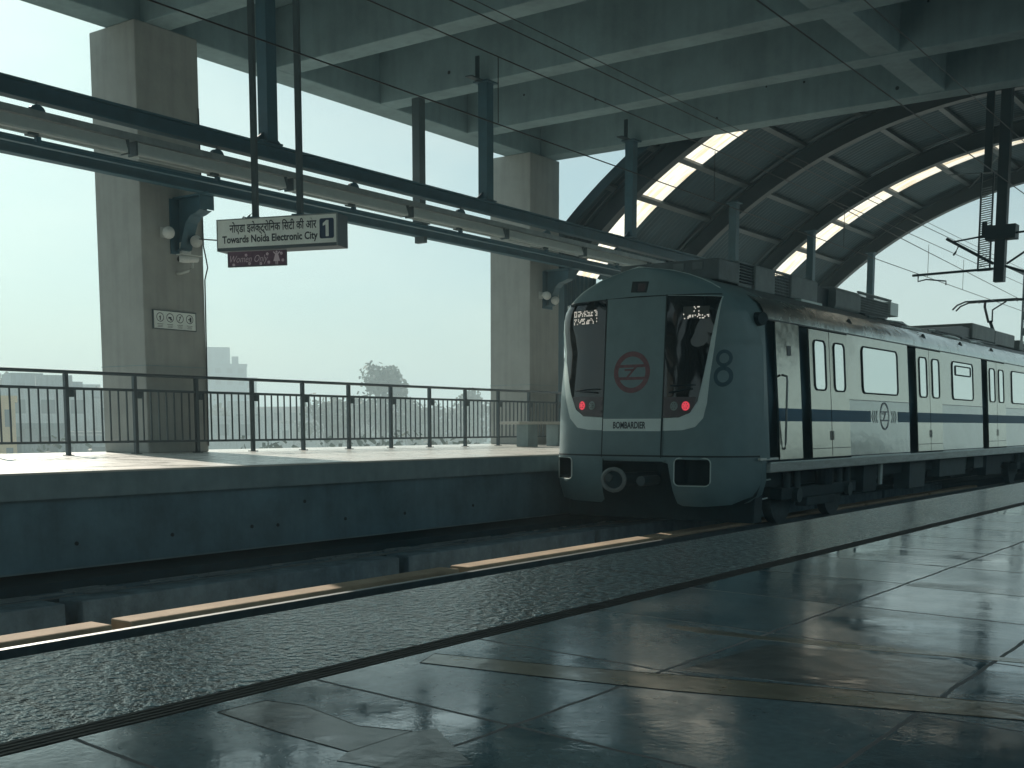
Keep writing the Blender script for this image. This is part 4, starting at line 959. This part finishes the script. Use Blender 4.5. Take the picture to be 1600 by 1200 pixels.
def city(px, D, w_, d_, top, m, nf, nw, lab, steps=(), rot=0):
    x, y, a = at(px, D); return building(x, y, w_, d_, 10+top, a+rot, m, nf, nw, lab, steps)
city(2,105,2.2,4,2.4,M['bldyel'],4,2,'small bright yellow house at the left edge behind the railing')
city(30,150,16,10,4.2,M['bld0'],4,5,'grey low house block just right of the yellow house',((2,6,2.2),))
city(75,170,13,10,5.0,M['bld3'],5,4,'bluish grey block with a stepped top left of the first railing post',((-5,-1,2.4),(2,4,1.4)),.2)
city(122,160,12,10,3.4,M['bld2'],4,4,'pale block with a wide flat roof slab just left of the first pillar',(),-.15)
city(150,220,14,12,6.2,M['bld0'],5,4,'hazy block right behind the left edge of the first pillar',((-3,1,1.5),))
city(18,115,9,8,.2,M['bld3'],3,3,'low dark shed like house low behind the railing at the far left')
city(60,125,12,8,-.6,M['bld1'],3,4,'low brown house low behind the railing, second from the left',(),.1)
city(100,120,9,8,-.9,M['bld0'],3,3,'low grey house low behind the railing, nearest the left post')
city(140,128,10,8,-.7,M['bld4'],3,3,'low reddish house low behind the railing beside the first pillar',(),-.2)
city(352,300,11,10,15.2,M['bld3'],9,4,'tall pale tower with stepped roof just right of the first pillar',((-5.4,1.6,4.6),(2,3.6,2.4)))
city(382,305,6.5,9,11.8,M['bld0'],8,2,'lower wing with roof canopy attached right of the tall pale tower',((-3,3.5,.9),))
hz = random.Random(21)
adj = ['wide','narrow','squat','long','plain','boxy','low','stepped','blocky','flat topped']
sp = [(345,190,14,1.5),(372,230,12,3.4),(402,210,10,.4),(430,270,16,2.6),(462,240,13,3.8),(488,300,14,2.2),(520,260,14,4.2),(552,330,18,3.2),(590,290,15,5.),(625,340,18,3.1),(662,300,16,3.8),(700,360,20,4.6),(735,320,16,2.8),(762,380,20,4.4)]
for i,(px,D,w_,top) in enumerate(sp):
    nm = ['right beside the first pillar','under the tall pale tower','below the second railing post from the pillar','left of the trees','at the left end of the tree line','behind thin trees','left of the tallest tree','below the left of the tallest tree','below the tallest tree','below the right of the tallest tree','right of the tallest tree','midway to the second pillar','near the second pillar','just left of the second pillar'][i]
    city(px,D,w_,10,top,M['bld%d' % (i%5)],max(3,int((10+top)/3)),4,'%s hazy block %s' % (adj[i%10], nm), ((hz.uniform(-4,0),hz.uniform(1,4),hz.uniform(1.2,2.4)),) if i%2 else (), hz.uniform(-.4,.4))
def tree(px, D, top, spread, m, lab, n=1500, leaf=.30, seed=0, group='trees beyond the platform'):
    r_ = random.Random(seed); x, y, a = at(px, D); H = 10+top
    t = thing('tree', lab, 'tree', (x,y,-10), group=group)
    q = MB(); q.tube([(0,0,0),(.2,.1,H*.3),(.1,-.1,H*.55),(.2,0,H*.8)],[H*.028,H*.022,H*.015,H*.006],7)
    cl = []
    for k in range(11):
        an = r_.uniform(0,6.283); rr_ = spread*r_.uniform(.25,.95)*.8; zz = H*r_.uniform(.5,.93); k2 = 1-(zz/H-.5)*.9
        c_ = Vector((rr_*k2*math.cos(an), rr_*k2*math.sin(an), zz)); cl.append((c_, spread*r_.uniform(.24,.46)))
        q.tube([(.1,0,H*r_.uniform(.25,.55)),tuple(c_*.6+Vector((0,0,zz*.36))),tuple(c_)],[H*.010,H*.006,H*.002],5)
    q.build('trunk', M['trunk'], t, local=True)
    q = MB()
    for k in range(n):
        c_, s_ = cl[r_.randrange(len(cl))]; v = Vector((r_.gauss(0,1),r_.gauss(0,1),r_.gauss(0,.75))); v = v.normalized()*(r_.random()**.45)*s_
        p = c_+v; a1 = Vector((r_.gauss(0,1),r_.gauss(0,1),r_.gauss(0,1))).normalized(); a2 = a1.cross(Vector((r_.gauss(0,1),r_.gauss(0,1),r_.gauss(0,1)))).normalized(); l_ = leaf*r_.uniform(.6,1.4)
        q.quad(tuple(p-a1*l_-a2*l_*.5), tuple(p+a1*l_-a2*l_*.5), tuple(p+a1*l_+a2*l_*.5), tuple(p-a1*l_+a2*l_*.5))
    q.build('crown', m, t, local=True); return t
TR = [(596,170,9.4,5.2,'leaf','tallest hazy tree with a dense broad crown above the railing',2600),(545,175,5.6,4.2,'leaf2','open crowned tree left of the tallest tree',1100),(510,165,5.2,4.4,'leaf2','thin feathery tree at the left end of the tree line',800),(640,180,5.2,4.,'leaf2','thin open tree just right of the tallest tree',700),
 (680,185,4.4,4.4,'leaf2','small thin tree midway between the tallest tree and the second pillar',700),(745,185,6.4,4.2,'leaf','round topped tree just left of the second pillar',1100),(715,190,4.2,4.,'leaf2','small pale tree left of the tree by the second pillar',700),
 (20,190,8.6,5,'leaf2','hazy tree above the yellow house at the left edge',1200),(90,200,8.8,5,'leaf','broad hazy tree showing between the left houses',1300),(135,195,6.8,4.5,'leaf2','hazy tree touching the first pillar from the left',1000)]
for i,(px,D,top,sp_,m_,lab,n) in enumerate(TR): tree(px,D,top,sp_,M[m_],lab,n,seed=i+1)
low = ['left of the third railing post','under the thin feathery tree','below the tallest tree','right below the tallest tree','midway along the railing','below the round topped tree','at the second pillar','left end near the first pillar','at the far left behind the railing','right of the far left house']
for i,(px,D,top) in enumerate([(470,70,-.9),(520,75,-.7),(575,68,-.5),(625,74,-.8),(680,70,-.7),(735,72,-.6),(770,75,-.8),(360,80,-1.2),(40,80,-1.5),(120,82,-1.4)]):
    tree(px,D,top,5.5,M['leaf'],'low bushy tree top showing under the railing bar, '+low[i],900,leaf=.2,seed=40+i,group='bushy tree tops low behind the railing')

hb_ = random.Random(77)
hn = ['far left','beside the yellow house','behind the first post','close to the first pillar','right of the first pillar','under the tall tower','a little right of the tall tower','well left of the thin trees','left of the thin trees','among the thin trees','behind the tallest tree','right behind the tallest tree','between the small trees','far right of the small trees','close to the second pillar']
for i,px in enumerate([10,48,82,148,338,366,398,428,452,496,566,612,662,702,752]):
    tree(px, hb_.uniform(215,270), hb_.uniform(1.2,4.6), hb_.uniform(5.5,8), M['leaf' if i%2 else 'leaf2'], 'faint tree in the hazy row behind the railing, '+hn[i], 700, leaf=.42, seed=90+i, group='faint far trees in the hazy row')

# ------------------------------------------------------------------ haze
b = MB(); b.box(-650,650,-650,650,-11,26); hzo = b.build('haze', None, org=(0,0,0)); hzo['kind'] = 'stuff'
hm = bpy.data.materials.new('haze_air'); hm.use_nodes = True; t_ = hm.node_tree
for n_ in list(t_.nodes): t_.nodes.remove(n_)
ho = t_.nodes.new('ShaderNodeOutputMaterial'); pv = t_.nodes.new('ShaderNodeVolumePrincipled')
pv.inputs['Color'].default_value = (.76,.93,.97,1); pv.inputs['Density'].default_value = .0034; pv.inputs['Anisotropy'].default_value = .1
t_.links.new(pv.outputs[0], ho.inputs['Volume']); hzo.data.materials.append(hm)
